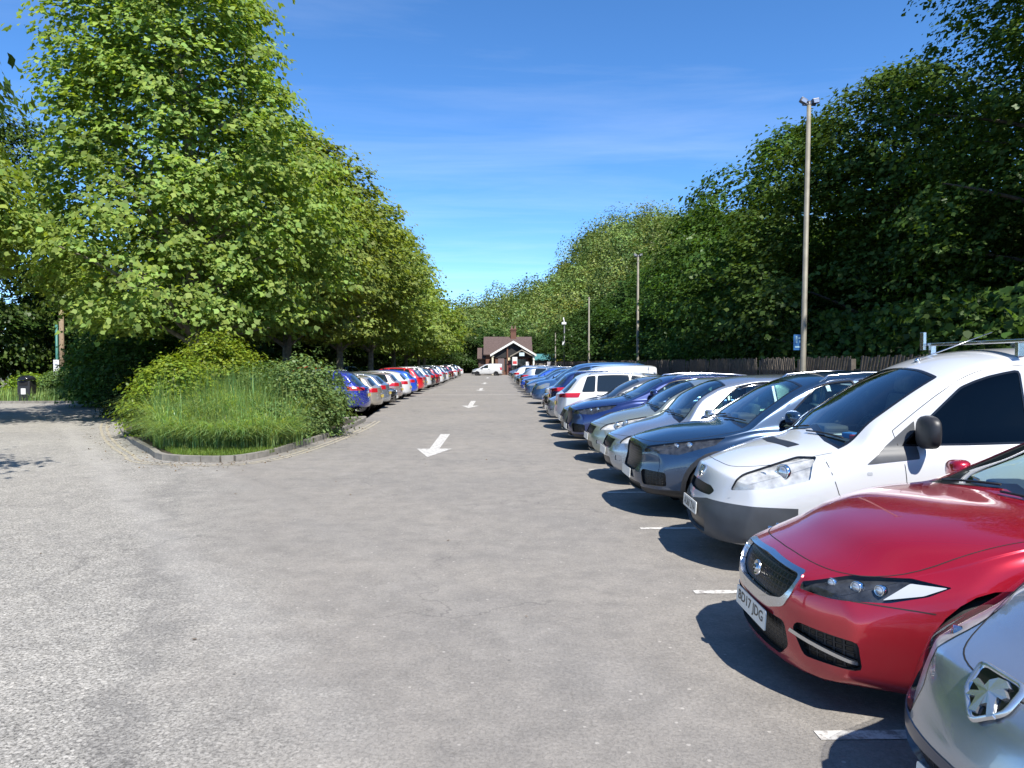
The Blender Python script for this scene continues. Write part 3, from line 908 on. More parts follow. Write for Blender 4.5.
def spec_work_van():         # white panel van with roof bars
    L, W = 4.80, .93
    return dict(L=L, W=W, top_max=1.9, wr=.325, arch=.03, axles=(1.0, 3.90),
        top=[(0, .84), (.06, .885), (.25, .955), (.6, 1.045), (.95, 1.115), (1.35, 1.37), (1.75, 1.63), (2.0, 1.76), (2.25, 1.845), (2.7, 1.90), (3.4, 1.92), (4.6, 1.91), (4.8, 1.87)],
        belt=[(0, .74), (.3, .87), (.7, .98), (1.2, 1.06), (2.4, 1.10), (4.8, 1.12)],
        bot=[(0, .24), (.3, .20), (1, .18), (4.8, .24)],
        w=[(0, W * .84), (.12, W * .89), (.4, W * .96), (.8, W), (2, W * 1.0), (4.5, W), (4.8, W * .96)], crown=[(0, .09), (1, .1), (1.9, .11), (2.6, .08), (4.8, .08)],
        tumble=[(0, .2), (1.2, .24), (2.6, .16), (4.8, .14)], sh_in=.045,
        fascia_f=[(.1, .12), (.2, .06), (.3, .01), (.5, .0), (.56, .03), (.68, .075), (.80, .12), (.9, .2)], plan_f=.42, pf=2.5,
        fascia_r=[(.2, .03), (.5, 0), (1.2, .02), (1.9, .05)], plan_r=.06,
        cuts=[('headlight', [(.30, .50, .69), (.33, .55, .83), (.58, .76, .99), (.70, .88, 1.0), (.70, .92, .82), (.46, .82, .74)], 38, 0, dict(r=.025, thr=.05)),
              ('plastic', [(.0, -.02, .575), (0, .36, .58), (.16, .62, .63), (.42, .88, .685), (.56, .92, .675), (.56, .92, .42), (.45, .88, .30), (.1, .62, .25), (0, -.02, .235)], 22, 0, dict(r=.02, thr=.0)),
              ('panelblack', [(1.20, .95, .955), (1.62, .95, 1.0), (1.62, .95, 1.30), (1.52, .9, 1.22)], 90, 0, dict(r=.01, thr=.1)),
              ('daylamp', [(1.20, .95, .87), (1.20, .95, .895), (1.24, .95, .895), (1.24, .95, .87)], 90, 0, dict(r=.006, thr=.1))],
        faces=[('grille', rounded([(-.02, .60), (.36, .61), (.41, .655), (.33, .69), (-.02, .695)], .02, 2), False),
               ('intake', rounded([(-.02, .275), (.32, .275), (.37, .40), (-.02, .41)], .025, 3), False)],
        screen=((1.0, 1.155), (1.93, 1.735), .735, .60), screen_dip=.06,
        wins=[(1.52, 2.02, 2.52, 2.48)], win_t=.10, win_b=.03, side_glass='glass_dark',
        mirror=(1.67, 1.17, 1.02), mirror_tall=1.65, mirror_paint=False, handles=[(2.55, .98)], handle_black=True,
        plate_f=.47, plate_text='AU60 ZVA', plate_r=.6, rim='alloy_dark', spokes=6, bulbs=[(.45, .63, .79, .055), (.58, .735, .865, .06)],
        grille_mat='grille_plain', rows=(.85,), seat_mat='seat',
        seams=[([(.22, 0, 1), (.235, .3, 1), (.30, .44, 1), (.5, .60, 1.1), (.75, .70, 1.1), (.98, .76, 1.2)], (0, 0, -1)),
               ([(1.44, 1, 1.22), (1.50, 1, 1.0), (1.52, 1, .6), (1.62, 1, .26)], (0, -1, 0)), ([(2.62, 1, 1.7), (2.64, 1, 1.1), (2.60, 1, .26)], (0, -1, 0)),
               ([(1.44, 1, 1.22), (1.75, 1, 1.46), (2.05, 1, 1.66), (2.3, 1, 1.74), (2.62, 1, 1.76)], (0, -1, 0)),
               ([(2.75, 1, 1.75), (2.75, 1, .3)], (0, -1, 0)), ([(4.0, 1, 1.75), (4.0, 1, .8)], (0, -1, 0)), ([(.9, 1, .985), (.98, 1, .70)], (0, -1, 0)),
               ([(2.75, 1, .85), (4.6, 1, .85)], (0, -1, 0)), ([(1.5, 1, .76), (2.6, 1, .76)], (0, -1, 0))])

def spec_suv(L=4.61, W=.94, H=1.68, chrome=False):
    s = H / 1.68
    return dict(L=L, W=W, top_max=H, wr=.355, axles=(.90, L - 1.0), clad_z=.34, arch_trim=True,
        top=[(0, .86), (.07, .91), (.3, .975), (.8, 1.04), (1.10, 1.08), (1.5, 1.33 * s), (1.85, 1.54 * s), (2.2, 1.64 * s), (2.8, 1.68 * s), (3.5, 1.65 * s), (4.0 * L / 4.61, 1.55 * s), (4.3 * L / 4.61, 1.28 * s), (4.48 * L / 4.61, 1.08), (L, 1.0)],
        belt=[(0, .76), (.3, .86), (.8, .95), (1.4, 1.02), (3.2, 1.07), (L, 1.05)],
        bot=[(0, .26), (.3, .22), (1, .2), (L - 1, .2), (L, .34)],
        w=wtab(W, L, .82, .87), crown=[(0, .1), (1, .08), (1.8, .09), (2.3, .06), (3.6, .06), (L, .05)],
        tumble=[(0, .3), (1.2, .42), (L, .38)],
        fascia_f=[(.15, .14), (.28, .04), (.38, .0), (.5, .0), (.6, .025), (.75, .04), (.86, .10), (.95, .2)], plan_f=.36, pf=2.5,
        fascia_r=[(.2, .1), (.45, 0), (.7, .03), (.95, .06), (1.4, .1)], plan_r=.22,
        cuts=[('headlight', [(.14, .45, .735), (.18, .47, .81), (.5, .74, .89), (.90, .885, .95), (.80, .90, .86), (.42, .80, .74)], 36, 4, dict(r=.015, thr=.05)),
              ('sideintake', [(.0, .52, .52), (.0, .56, .55), (.22, .82, .54), (.22, .82, .38), (.0, .56, .37)], 30, 0, dict(r=.03)),
              ('taillight', [(L - .1, .42, .92), (L - .1, .42, 1.03), (L - .5, .92, 1.06), (L - .5, .92, .93)], 148, 0, dict(r=.03))],
        faces=[('grille', rounded([(-.02, .50), (.34, .51), (.46, .65), (.44, .77), (.36, .80), (-.02, .815)], .03, 3), False),
               ('intake', rounded([(-.02, .29), (.44, .29), (.48, .38), (-.02, .40)], .03, 3), False)],
        screen=((1.13, 1.11), (1.93, 1.575 * s), .74, .58), rear=((L - .18, 1.12), (L - .56, 1.5 * s), .62, .52),
        wins=[(1.55, 2.02, 2.50, 2.46), (2.58, 2.54, 3.38, 3.34), (3.46, 3.42, 3.9 * L / 4.61, 3.75 * L / 4.61)], mirror=(1.68, 1.13, 1.05), handles=[(2.35, .98), (3.3, 1.0)],
        plate_f=.46, plate_r=.75, bulbs=[(.30, .60, .80, .034), (.42, .69, .82, .036), (.55, .765, .845, .032)], lamp_in='lamp_dark', rim='alloy', spokes=5,
        rails=(2.1, L - .85, .60, H),
        seams=[([(.10, 0, 1), (.15, .4, 1), (.35, .62, 1), (.7, .76, 1.1), (1.15, .80, 1.2)], (0, 0, -1)),
               ([(1.55, 1, 1.0), (1.55, 1, .4)], (0, -1, 0)), ([(2.54, 1, 1.05), (2.54, 1, .4)], (0, -1, 0)), ([(3.42, 1, 1.05), (3.3, 1, .7)], (0, -1, 0))])

def spec_hatch(L=4.2, W=.88, H=1.47, grille=0.10, mpv=False):
    s = H / 1.47; k = -.12 if mpv else 0
    return dict(L=L, W=W, top_max=H, wr=.315, axles=(.82, L - .72),
        top=[(0, .70), (.07, .755), (.3, .85), (.7, .94), (1.02 + k, 1.0), (1.45 + k, 1.24 * s), (1.8 + k, 1.39 * s), (2.2, 1.455 * s), (2.8, 1.47 * s), (3.4, 1.42 * s), (L - .45, 1.31 * s), (L - .2, 1.08), (L, .96)],
        belt=[(0, .61), (.3, .73), (.8, .85), (1.3, .91), (3.0, .96), (L, .94)],
        bot=[(0, .20), (.3, .17), (1, .16), (L - .7, .17), (L, .3)],
        w=wtab(W, L, .80, .86), crown=[(0, .1), (1, .08), (1.7, .09), (2.2, .06), (3.3, .06), (L, .05)],
        tumble=[(0, .3), (1.2, .42), (L, .4)],
        fascia_f=[(.1, .12), (.22, .04), (.32, .0), (.45, .0), (.58, .03), (.68, .09), (.78, .2)], plan_f=.38, pf=2.4,
        fascia_r=[(.2, .1), (.4, 0), (.7, .02), (.9, .06), (1.3, .1)], plan_r=.22,
        cuts=[('headlight', [(.18, .50, .60), (.22, .55, .71), (.5, .72, .80), (.85, .83, .87), (.78, .86, .76), (.4, .78, .63)], 38, 4, dict(r=.03, thr=.05)),
              ('fog', [(.0, .55, .36), (.0, .55, .43), (.1, .66, .43), (.1, .66, .36)], 30, 0, dict(r=.02)),
              ('taillight', [(L - .1, .46, .78), (L - .1, .46, .93), (L - .45, .88, .96), (L - .42, .88, .78)], 146, 0, dict(r=.03))],
        faces=[('grille', rounded([(-.02, .62 - grille), (.36, .63 - grille), (.40, .655), (-.02, .665)], .02, 3), False),
               ('intake', rounded([(-.02, .24), (.42, .24), (.36, .39), (-.02, .40)], .03, 3), False)],
        screen=((1.05 + k, 1.02), (1.83 + k, 1.385 * s), .70, .55), rear=((L - .2, 1.10), (L - .5, 1.32 * s), .58, .48),
        wins=[(1.42 + k, 1.95 + k, 2.35, 2.32), (2.42, 2.39, 3.2, 3.1)] + ([(3.28, 3.2, L - .62, L - .75)] if L > 4.3 else []), mirror=(1.5 + k, 1.02, .9), handles=[(2.2, .86), (3.05, .88)],
        plate_f=.46, plate_r=.62, bulbs=[(.42, .66, .70, .045), (.56, .73, .745, .045)], rim='alloy', spokes=5,
        seams=[([(.11, 0, 1), (.15, .3, 1), (.32, .58, 1), (.7, .72, 1.1), (1.05, .77, 1.2)], (0, 0, -1)),
               ([(1.42, 1, .9), (1.42, 1, .3)], (0, -1, 0)), ([(2.39, 1, .95), (2.37, 1, .3)], (0, -1, 0))])

def spec_estate():
    sp = spec_hatch(4.55, .90, 1.46)
    L = 4.55
    sp['top'] = [(0, .70), (.07, .755), (.3, .85), (.7, .94), (1.05, 1.0), (1.45, 1.23), (1.8, 1.38), (2.2, 1.445), (2.8, 1.46), (3.6, 1.44), (L - .45, 1.36), (L - .18, 1.08), (L, .96)]
    sp['rear'] = ((L - .2, 1.10), (L - .45, 1.34), .58, .50)
    sp['wins'] = [(1.42, 1.95, 2.35, 2.32), (2.42, 2.39, 3.2, 3.15), (3.28, 3.22, L - .55, L - .70)]
    sp['rails'] = (2.1, L - .7, .56, 1.46)
    return sp

def spec_minivan():          # people carrier / small bus shape, window line all the way back
    L, W = 4.95, .96
    sp = spec_work_van()
    sp.update(L=L, W=W, axles=(.98, 3.95), wins=[(1.52, 2.02, 2.52, 2.48), (2.62, 2.60, 3.70, 3.70), (3.80, 3.80, 4.72, 4.65)], plate_text=None,
        top=[(0, .95), (.06, 1.0), (.25, 1.06), (.6, 1.13), (.95, 1.19), (1.35, 1.45), (1.75, 1.70), (2.0, 1.82), (2.25, 1.89), (2.7, 1.94), (3.4, 1.96), (4.7, 1.94), (4.95, 1.88)],
        screen=((1.0, 1.22), (1.93, 1.79), .75, .62), cuts=[c for c in sp['cuts'] if c[0] == 'headlight'], top_max=1.96,
        belt=[(0, .80), (.3, .92), (.7, 1.02), (1.2, 1.08), (2.4, 1.10), (4.95, 1.12)],
        w=[(0, W * .84), (.12, W * .89), (.4, W * .96), (.8, W), (2, W), (4.6, W), (4.95, W * .96)], side_glass='glass_dark',
        crown=[(0, .09), (1, .1), (1.9, .11), (2.6, .08), (4.95, .08)], tumble=[(0, .2), (1.2, .24), (2.6, .16), (4.95, .14)], mirror=(1.66, 1.2, 1.2), mirror_paint=True)
    sp['cuts'] = sp['cuts'] + [('taillight', [(4.9, .74, .85), (4.9, .74, 1.35), (4.7, .97, 1.35), (4.7, .97, .85)], 140, 0, dict(r=.03))]
    sp['rear'] = ((4.9, 1.15), (4.86, 1.7), .66, .6)
    return sp
def spec_panel_van():
    sp = spec_work_van()
    L = 4.4
    sp.update(L=L, axles=(.90, 3.55), wins=[(1.52, 2.02, 2.42, 2.40)], plate_text=None, top_max=1.82,
        top=[(0, .84), (.06, .885), (.25, .955), (.6, 1.045), (.95, 1.115), (1.35, 1.37), (1.75, 1.60), (2.0, 1.71), (2.25, 1.77), (2.7, 1.81), (3.4, 1.82), (4.2, 1.81), (4.4, 1.77)],
        w=[(0, sp['W'] * .84), (.12, sp['W'] * .89), (.4, sp['W'] * .96), (.8, sp['W']), (2, sp['W']), (4.1, sp['W']), (4.4, sp['W'] * .96)],
        screen=((1.0, 1.155), (1.85, 1.66), .735, .62))
    sp['cuts'] = sp['cuts'] + [('taillight', [(4.38, .78, .85), (4.38, .78, 1.25), (4.2, .97, 1.25), (4.2, .97, .85)], 140, 0, dict(r=.03))]
    return sp
M_['bumper_navy'] = flat('bumper_navy_grey', (0.035, 0.05, 0.085), 0.35, coat=.3, noise=.1, nscale=6)

PAINTS = {k: paint(k.replace(' ', '_') + '_paint', *v) for k, v in {
    'red': ((0.44, 0.003, 0.020), .5, .26), 'white': ((0.60, 0.61, 0.62), 0.0, .35), 'silver': ((0.42, 0.46, 0.52), .75, .3), 'pale silver': ((0.50, 0.53, 0.54), .6, .32),
    'steel blue': ((0.013, 0.040, 0.092), .45, .28), 'deep blue': ((0.012, 0.03, 0.13), .5, .28), 'royal blue': ((0.02, 0.03, 0.30), .35, .28), 'bright blue': ((0.02, 0.10, 0.65), .3, .28),
    'black': ((0.012, 0.013, 0.015), .3, .25), 'dark grey': ((0.05, 0.055, 0.06), .6, .3), 'grey': ((0.18, 0.19, 0.2), .6, .3), 'green grey': ((0.33, 0.37, 0.33), .6, .32),
    'beige': ((0.42, 0.38, 0.32), .5, .32), 'bright red': ((0.62, 0.015, 0.02), .1, .3), 'maroon': ((0.16, 0.012, 0.02), .4, .3), 'mid blue': ((0.05, 0.13, 0.30), .5, .3),
    'rose silver': ((0.48, 0.40, 0.38), .6, .32), 'light blue': ((0.25, 0.38, 0.5), .6, .3), 'dark green': ((0.02, 0.05, 0.035), .4, .3)}.items()}

# ================================================================ ground and markings
def sheet(name, poly, z, m, kind='structure', sub=None):
    bm = bmesh.new()
    vs_ = [bm.verts.new((x, y, z)) for x, y in poly]
    bm.faces.new(vs_)
    bmesh.ops.triangulate(bm, faces=bm.faces[:])
    bm.normal_update()
    for f in bm.faces:
        if f.normal.z < 0: f.normal_flip()
    o = obj_from_bm(name, bm, m)
    return tag(o, kind=kind)
def ribbon(bm, pts, w, z, mi=0):
    prev = None
    for i, p in enumerate(pts):
        a = Vector(pts[max(i - 1, 0)]); b = Vector(pts[min(i + 1, len(pts) - 1)])
        t = (b - a).normalized(); n = Vector((-t.y, t.x)) * w / 2
        q = (bm.verts.new((p[0] + n.x, p[1] + n.y, z)), bm.verts.new((p[0] - n.x, p[1] - n.y, z)))
        if prev: bm.faces.new((prev[0], prev[1], q[1], q[0])).material_index = mi
        prev = q
def smooth_line(pts, k=6):
    out = []
    n = len(pts)
    for i in range(n - 1):
        p0, p1, p2, p3 = [Vector(pts[max(0, min(n - 1, j))]) for j in (i - 1, i, i + 1, i + 2)]
        for j in range(k):
            t = j / k
            out.append(tuple(0.5 * ((2 * p1) + (p2 - p0) * t + (2 * p0 - 5 * p1 + 4 * p2 - p3) * t * t + (3 * p1 - p0 - 3 * p2 + p3) * t**3)))
    out.append(tuple(pts[-1]))
    return out

def asphalt():
    m, nt, b = new_mat('weathered_asphalt')
    L = nt.links.new
    t = N(nt, 'ShaderNodeTexCoord')
    def noise(scale, detail=5, rough=.55, src=None, dist=0):
        n = N(nt, 'ShaderNodeTexNoise'); n.inputs['Scale'].default_value = scale; n.inputs['Detail'].default_value = detail
        n.inputs['Roughness'].default_value = rough; n.inputs['Distortion'].default_value = dist
        L((src or t).outputs[0] if src else t.outputs['Object'], n.inputs['Vector']); return n
    def mr(src, a, b_, c, d):
        r = N(nt, 'ShaderNodeMapRange'); r.inputs['From Min'].default_value = a; r.inputs['From Max'].default_value = b_
        r.inputs['To Min'].default_value = c; r.inputs['To Max'].default_value = d; L(src, r.inputs['Value']); return r.outputs[0]
    def math_(op, a, b_):
        r = N(nt, 'ShaderNodeMath', operation=op)
        for i, v in enumerate((a, b_)):
            if isinstance(v, (int, float)): r.inputs[i].default_value = v
            else: L(v, r.inputs[i])
        return r.outputs[0]
    def mix(f, a, b_, bl='MIX'):
        r = N(nt, 'ShaderNodeMix', data_type='RGBA', blend_type=bl)
        if isinstance(f, (int, float)): r.inputs[0].default_value = f
        else: L(f, r.inputs[0])
        for i, v in ((6, a), (7, b_)):
            if isinstance(v, tuple): r.inputs[i].default_value = (*v, 1)
            else: L(v, r.inputs[i])
        return r.outputs[2]
    # which surfacing: the old chipped access road on the left, the finer car park tarmac on the right
    sp_ = N(nt, 'ShaderNodeSeparateXYZ'); L(t.outputs['Object'], sp_.inputs[0])
    wob = noise(0.9, 6, .6)
    side = math_('ADD', math_('ADD', sp_.outputs['X'], math_('MULTIPLY', sp_.outputs['Y'], 0.42)), -0.15)
    side = math_('ADD', side, mr(wob.outputs['Fac'], 0, 1, -1.1, 1.1))
    lot = mr(side, -0.55, 0.75, 0.0, 1.0)          # 0 = road, 1 = car park
    n1 = noise(0.35, 6, .6); n2 = noise(3.5, 8, .7); n3 = noise(50, 5, .75)
    v = N(nt, 'ShaderNodeTexVoronoi'); v.inputs['Scale'].default_value = 42; L(t.outputs['Object'], v.inputs['Vector'])
    ve = N(nt, 'ShaderNodeTexVoronoi'); ve.feature = 'DISTANCE_TO_EDGE'; ve.inputs['Scale'].default_value = 42; L(t.outputs['Object'], ve.inputs['Vector'])
    sc = N(nt, 'ShaderNodeSeparateColor'); L(v.outputs['Color'], sc.inputs[0])
    chip = math_('MULTIPLY', mr(sc.outputs[0], 0, 1, .78, 1.22), mr(ve.outputs['Distance'], 0.0, 0.16, .72, 1.05))
    gap = mr(n3.outputs['Fac'], .39, .49, .38, 1.06)
    chip = math_('MULTIPLY', chip, gap)
    chip2 = math_('ADD', math_('MULTIPLY', math_('ADD', chip, -1), math_('ADD', 1.0, math_('MULTIPLY', lot, -.68))), 1)
    road = mix(mr(n1.outputs['Fac'], .35, .65, 0, 1), (0.355, 0.337, 0.305), (0.30, 0.285, 0.26))
    park = mix(mr(n1.outputs['Fac'], .38, .62, 0, 1), (0.25, 0.231, 0.207), (0.218, 0.204, 0.187))
    base = mix(lot, road, park)
    base = mix(1.0, base, mix(mr(n2.outputs['Fac'], .3, .7, 0, 1), (.82, .82, .82), (1.16, 1.15, 1.13)), 'MULTIPLY')
    cs = N(nt, 'ShaderNodeVectorMath', operation='SCALE'); L(base, cs.inputs[0]); L(chip2, cs.inputs['Scale'])
    # pale chalky patches and old oil spots
    st = noise(1.7, 9, .72, dist=.8)
    c2 = mix(mr(st.outputs['Fac'], .58, .70, 0, .34), cs.outputs[0], (0.33, 0.31, 0.28))
    oil = N(nt, 'ShaderNodeTexVoronoi'); oil.inputs['Scale'].default_value = .42; L(t.outputs['Object'], oil.inputs['Vector'])
    c3 = mix(mr(math_('ADD', oil.outputs['Distance'], math_('MULTIPLY', n2.outputs['Fac'], .25)), .14, .26, .38, 0), c2, (0.07, 0.066, 0.062))
    # the dark joint between the two surfacings
    jn = mr(math_('ABSOLUTE', math_('ADD', side, .35), 0), 0.0, .22, .35, 0)
    c4 = mix(jn, c3, (0.12, 0.115, 0.11))
    # paler wheel tracks swinging in from the side road
    trk = math_('ADD', math_('MULTIPLY', sp_.outputs['X'], .839), math_('MULTIPLY', sp_.outputs['Y'], .542))
    trk = math_('ADD', trk, mr(wob.outputs['Fac'], 0, 1, -.22, .22))
    for off_ in (-1.27, -2.75):
        dd = math_('ABSOLUTE', math_('ADD', trk, off_), 0)
        c4 = mix(math_('MULTIPLY', mr(dd, .08, .30, .22, 0), mr(lot, 0, 1, 1, .2)), c4, (0.42, 0.40, 0.37))
    # hairline cracks and one wandering patch joint
    wd = noise(1.1, 5, .6); wv = N(nt, 'ShaderNodeVectorMath', operation='SCALE'); L(wd.outputs['Color'], wv.inputs[0]); wv.inputs['Scale'].default_value = 1.5
    wa = N(nt, 'ShaderNodeVectorMath', operation='ADD'); L(t.outputs['Object'], wa.inputs[0]); L(wv.outputs[0], wa.inputs[1])
    cv = N(nt, 'ShaderNodeTexVoronoi'); cv.feature = 'DISTANCE_TO_EDGE'; cv.inputs['Scale'].default_value = .30; L(wa.outputs[0], cv.inputs['Vector'])
    ck = math_('MULTIPLY', mr(cv.outputs['Distance'], 0.0, .006, .55, 0), mr(n1.outputs['Fac'], .42, .55, 0, 1))
    c4 = mix(ck, c4, (0.09, 0.085, 0.08))
    # pale crushed stones and grit scattered about
    gv = N(nt, 'ShaderNodeTexVoronoi'); gv.inputs['Scale'].default_value = 7.0; L(t.outputs['Object'], gv.inputs['Vector'])
    c4 = mix(mr(gv.outputs['Distance'], .05, .09, .75, 0), c4, (0.42, 0.39, 0.35))
    L(c4, b.inputs['Base Color'])
    b.inputs['Roughness'].default_value = 0.88
    b.inputs['Specular IOR Level'].default_value = 0.3
    bp = N(nt, 'ShaderNodeBump'); bp.inputs['Strength'].default_value = 0.6; bp.inputs['Distance'].default_value = 0.006
    L(math_('ADD', math_('MULTIPLY', chip, math_('ADD', 1.1, math_('MULTIPLY', lot, -.6))), math_('MULTIPLY', n2.outputs['Fac'], .8)), bp.inputs['Height']); L(bp.outputs[0], b.inputs['Normal'])
    return m
def worn(name, c, amount=.45, scale=9):
    m, nt, b = new_mat(name)
    t = N(nt, 'ShaderNodeTexCoord'); n = N(nt, 'ShaderNodeTexNoise'); n.inputs['Scale'].default_value = scale; n.inputs['Detail'].default_value = 9; n.inputs['Roughness'].default_value = .75
    nt.links.new(t.outputs['Object'], n.inputs['Vector'])
    r = N(nt, 'ShaderNodeMapRange'); r.inputs['From Min'].default_value = amount - .06; r.inputs['From Max'].default_value = amount + .08
    nt.links.new(n.outputs['Fac'], r.inputs['Value'])
    mi = N(nt, 'ShaderNodeMix', data_type='RGBA'); mi.inputs[6].default_value = (0.24, 0.22, 0.20, 1); mi.inputs[7].default_value = (*c, 1)
    nt.links.new(r.outputs[0], mi.inputs[0]); nt.links.new(mi.outputs[2], b.inputs['Base Color']); b.inputs['Roughness'].default_value = .7
    return m
ASPH = asphalt()
GRASSY = flat('grassy_earth', (0.045, 0.06, 0.018), 0.95, noise=.5, nscale=.6, bump=.4)
EARTH = flat('dark_soil', (0.05, 0.042, 0.028), 0.95, noise=.4, nscale=6, bump=.5)
PAINTW = worn('worn_white_paint', (0.60, 0.58, 0.54), .46, 14)
PAINTD = worn('faded_pale_paint', (0.46, 0.40, 0.27), .50, 14)
KERB = flat('kerb_concrete', (0.21, 0.195, 0.17), 0.85, noise=.25, nscale=7, bump=.3)

sheet('ground', [(-1500, -600), (1500, -600), (1500, 2500), (-1500, 2500)], -0.06, GRASSY)
sheet('car_park_surface', [(-70, -14), (9.2, -14), (9.2, 118), (4, 126), (-30, 126), (-70, 60)], 0.0, ASPH)

bm = bmesh.new()
BAY0, BAY = 3.43, 2.2
random.seed(5)
for i in range(-1, 45):
    y = BAY0 + BAY * i
    if i in (5,): x0 = 1.75
    else: x0 = 1.50 + random.uniform(-.06, .06)
    ribbon(bm, [(x0, y), (6.4, y)], .085, .004)
for i in range(0, 37):
    y = 23.6 + 2.25 * i
    ribbon(bm, [(-4.0 + random.uniform(-.05, .05), y), (-8.9, y)], .085, .004)
ribbon(bm, [(-3.7, 41.2), (1.45, 41.2)], .15, .0045)
ribbon(bm, [(-3.6, 73), (1.4, 73)], .15, .0045)
ribbon(bm, [(-3.6, 100), (1.4, 100)], .15, .0045)
tag(obj_from_bm('bay_markings', bm, PAINTW), kind='structure')
bm = bmesh.new()
def arrow(x, y0, y1, s=1.0):
    hy = y0 + (y1 - y0) * .30
    for poly in ([(x - .02, y0), (x + .36 * s, hy), (x - .36 * s, hy)], [(x - .10 * s, hy + .002), (x + .10 * s, hy + .002), (x + .13 * s, y1), (x - .10 * s, y1)]):
        bm.faces.new([bm.verts.new((a, b, .004)) for a, b in poly])
arrow(-1.25, 13.9, 18.4, 1.0)
arrow(-1.02, 29, 34.5, 1.0)
arrow(-.95, 47, 52, 1.0); arrow(-.9, 62, 67, 1.0); arrow(-.9, 86, 91, 1.0)
tag(obj_from_bm('lane_arrows', bm, PAINTW), kind='structure')

# planted island: kerb, soil, edge lines
ISL = smooth_line([(-13.9, 27.0), (-12.0, 24.0), (-10.5, 21.0), (-9.2, 18.6), (-7.9, 16.4), (-6.7, 14.6), (-6.0, 13.6), (-4.9, 13.3), (-4.45, 13.8), (-4.2, 15.2), (-4.02, 17.5), (-3.95, 20), (-4.0, 22.6)])
ISL2 = [(-4.05, 23.2), (-9.3, 23.3), (-9.4, 108), (-12.6, 108), (-12.9, 30)]
def kerb(name, line, w=.13, h=.11, seg=.9):
    """kerb stones laid end to end along a line"""
    bm = bmesh.new()
    L2 = [Vector(p) for p in line]
    acc = 0
    for i in range(len(L2) - 1):
        a, b = L2[i], L2[i + 1]; t = (b - a).normalized(); n = Vector((-t.y, t.x)) * w / 2
        g = .006
        q = []
        for p in (a + t * g, b - t * g):
            for sx, z in ((1, -.05), (1, h - .02), (.75, h), (-1, h), (-1, -.05)): q.append(bm.verts.new((p.x + n.x * sx, p.y + n.y * sx, z)))
        for k in range(4): bm.faces.new((q[k], q[k + 1], q[k + 6], q[k + 5]))
        bm.faces.new(q[0:5]); bm.faces.new(list(reversed(q[5:10])))
    bmesh.ops.recalc_face_normals(bm, faces=bm.faces[:])
    return tag(obj_from_bm(name, bm, KERB), kind='structure')
kerb('kerb', ISL[24:][::2])
kerb('kerb', ISL[:25:2], h=.065)
kerb('kerb', smooth_line([(-4.05, 23.2), (-9.25, 23.35), (-9.35, 60), (-9.4, 108)], 3))
sheet('planting_bed', ISL + ISL2, .06, EARTH)
bm = bmesh.new()
for off in (.36, .50):
    pts = []
    for i, p in enumerate(ISL[6:]):
        q = ISL[6:]; a = Vector(q[max(i - 1, 0)]); b = Vector(q[min(i + 1, len(q) - 1)]); t = (b - a).normalized(); n = Vector((t.y, -t.x)) * -1
        n = -Vector((-t.y, t.x))
        pts.append((p[0] + n.x * off, p[1] + n.y * off))
    ribbon(bm, pts, .06, .004)
tag(obj_from_bm('edge_lines', bm, PAINTD), kind='structure')
# far left planted verge
V2 = smooth_line([(-30, 38.5), (-24.2, 35.6), (-22.6, 33.6), (-21.9, 32.9), (-20, 32.9), (-17.2, 33.2), (-16.6, 35)], 4)
kerb('kerb', V2)
sheet('verge', V2 + [(-16.6, 44), (-40, 44)], .05, GRASSY)

# ================================================================ hill
def ridge(x):
    return .87 * pchip([(-300, 4), (-110, 4), (-45, 8), (-25, 14), (-8, 20), (10, 28), (22, 34), (30, 43), (38, 54), (47, 60), (60, 65), (82, 64), (136, 58), (225, 56), (400, 30), (600, 20)])(x)
def hill_z(x, y):
    y0 = 150 - max(0, min(80, (x - 20) * 1.2))
    t = (y - y0) / (330 - y0)
    t = max(0, min(1, t)); s = t * t * (3 - 2 * t)
    z = ridge(x) * (s * .75 + t * .25)
    if y > 330: z *= max(0, 1 - ((y - 330) / 300) ** 2)
    return z + 1.6 * math.sin(x * .07 + y * .05) * t + 1.1 * math.sin(x * .19 - y * .11) * t - .2
bm = bmesh.new()
nx, ny = 76, 50
G = [[bm.verts.new((x, y, hill_z(x, y))) for x in [-320 + 900 * i / nx for i in range(nx + 1)]] for y in [70 + 540 * j / ny for j in range(ny + 1)]]
for j in range(ny):
    for i in range(nx): bm.faces.new((G[j][i], G[j][i + 1], G[j + 1][i + 1], G[j + 1][i])).smooth = True
tag(obj_from_bm('hill', bm, flat('hill_ground', (0.03, 0.042, 0.014), .95, noise=.5, nscale=.1)), kind='structure')

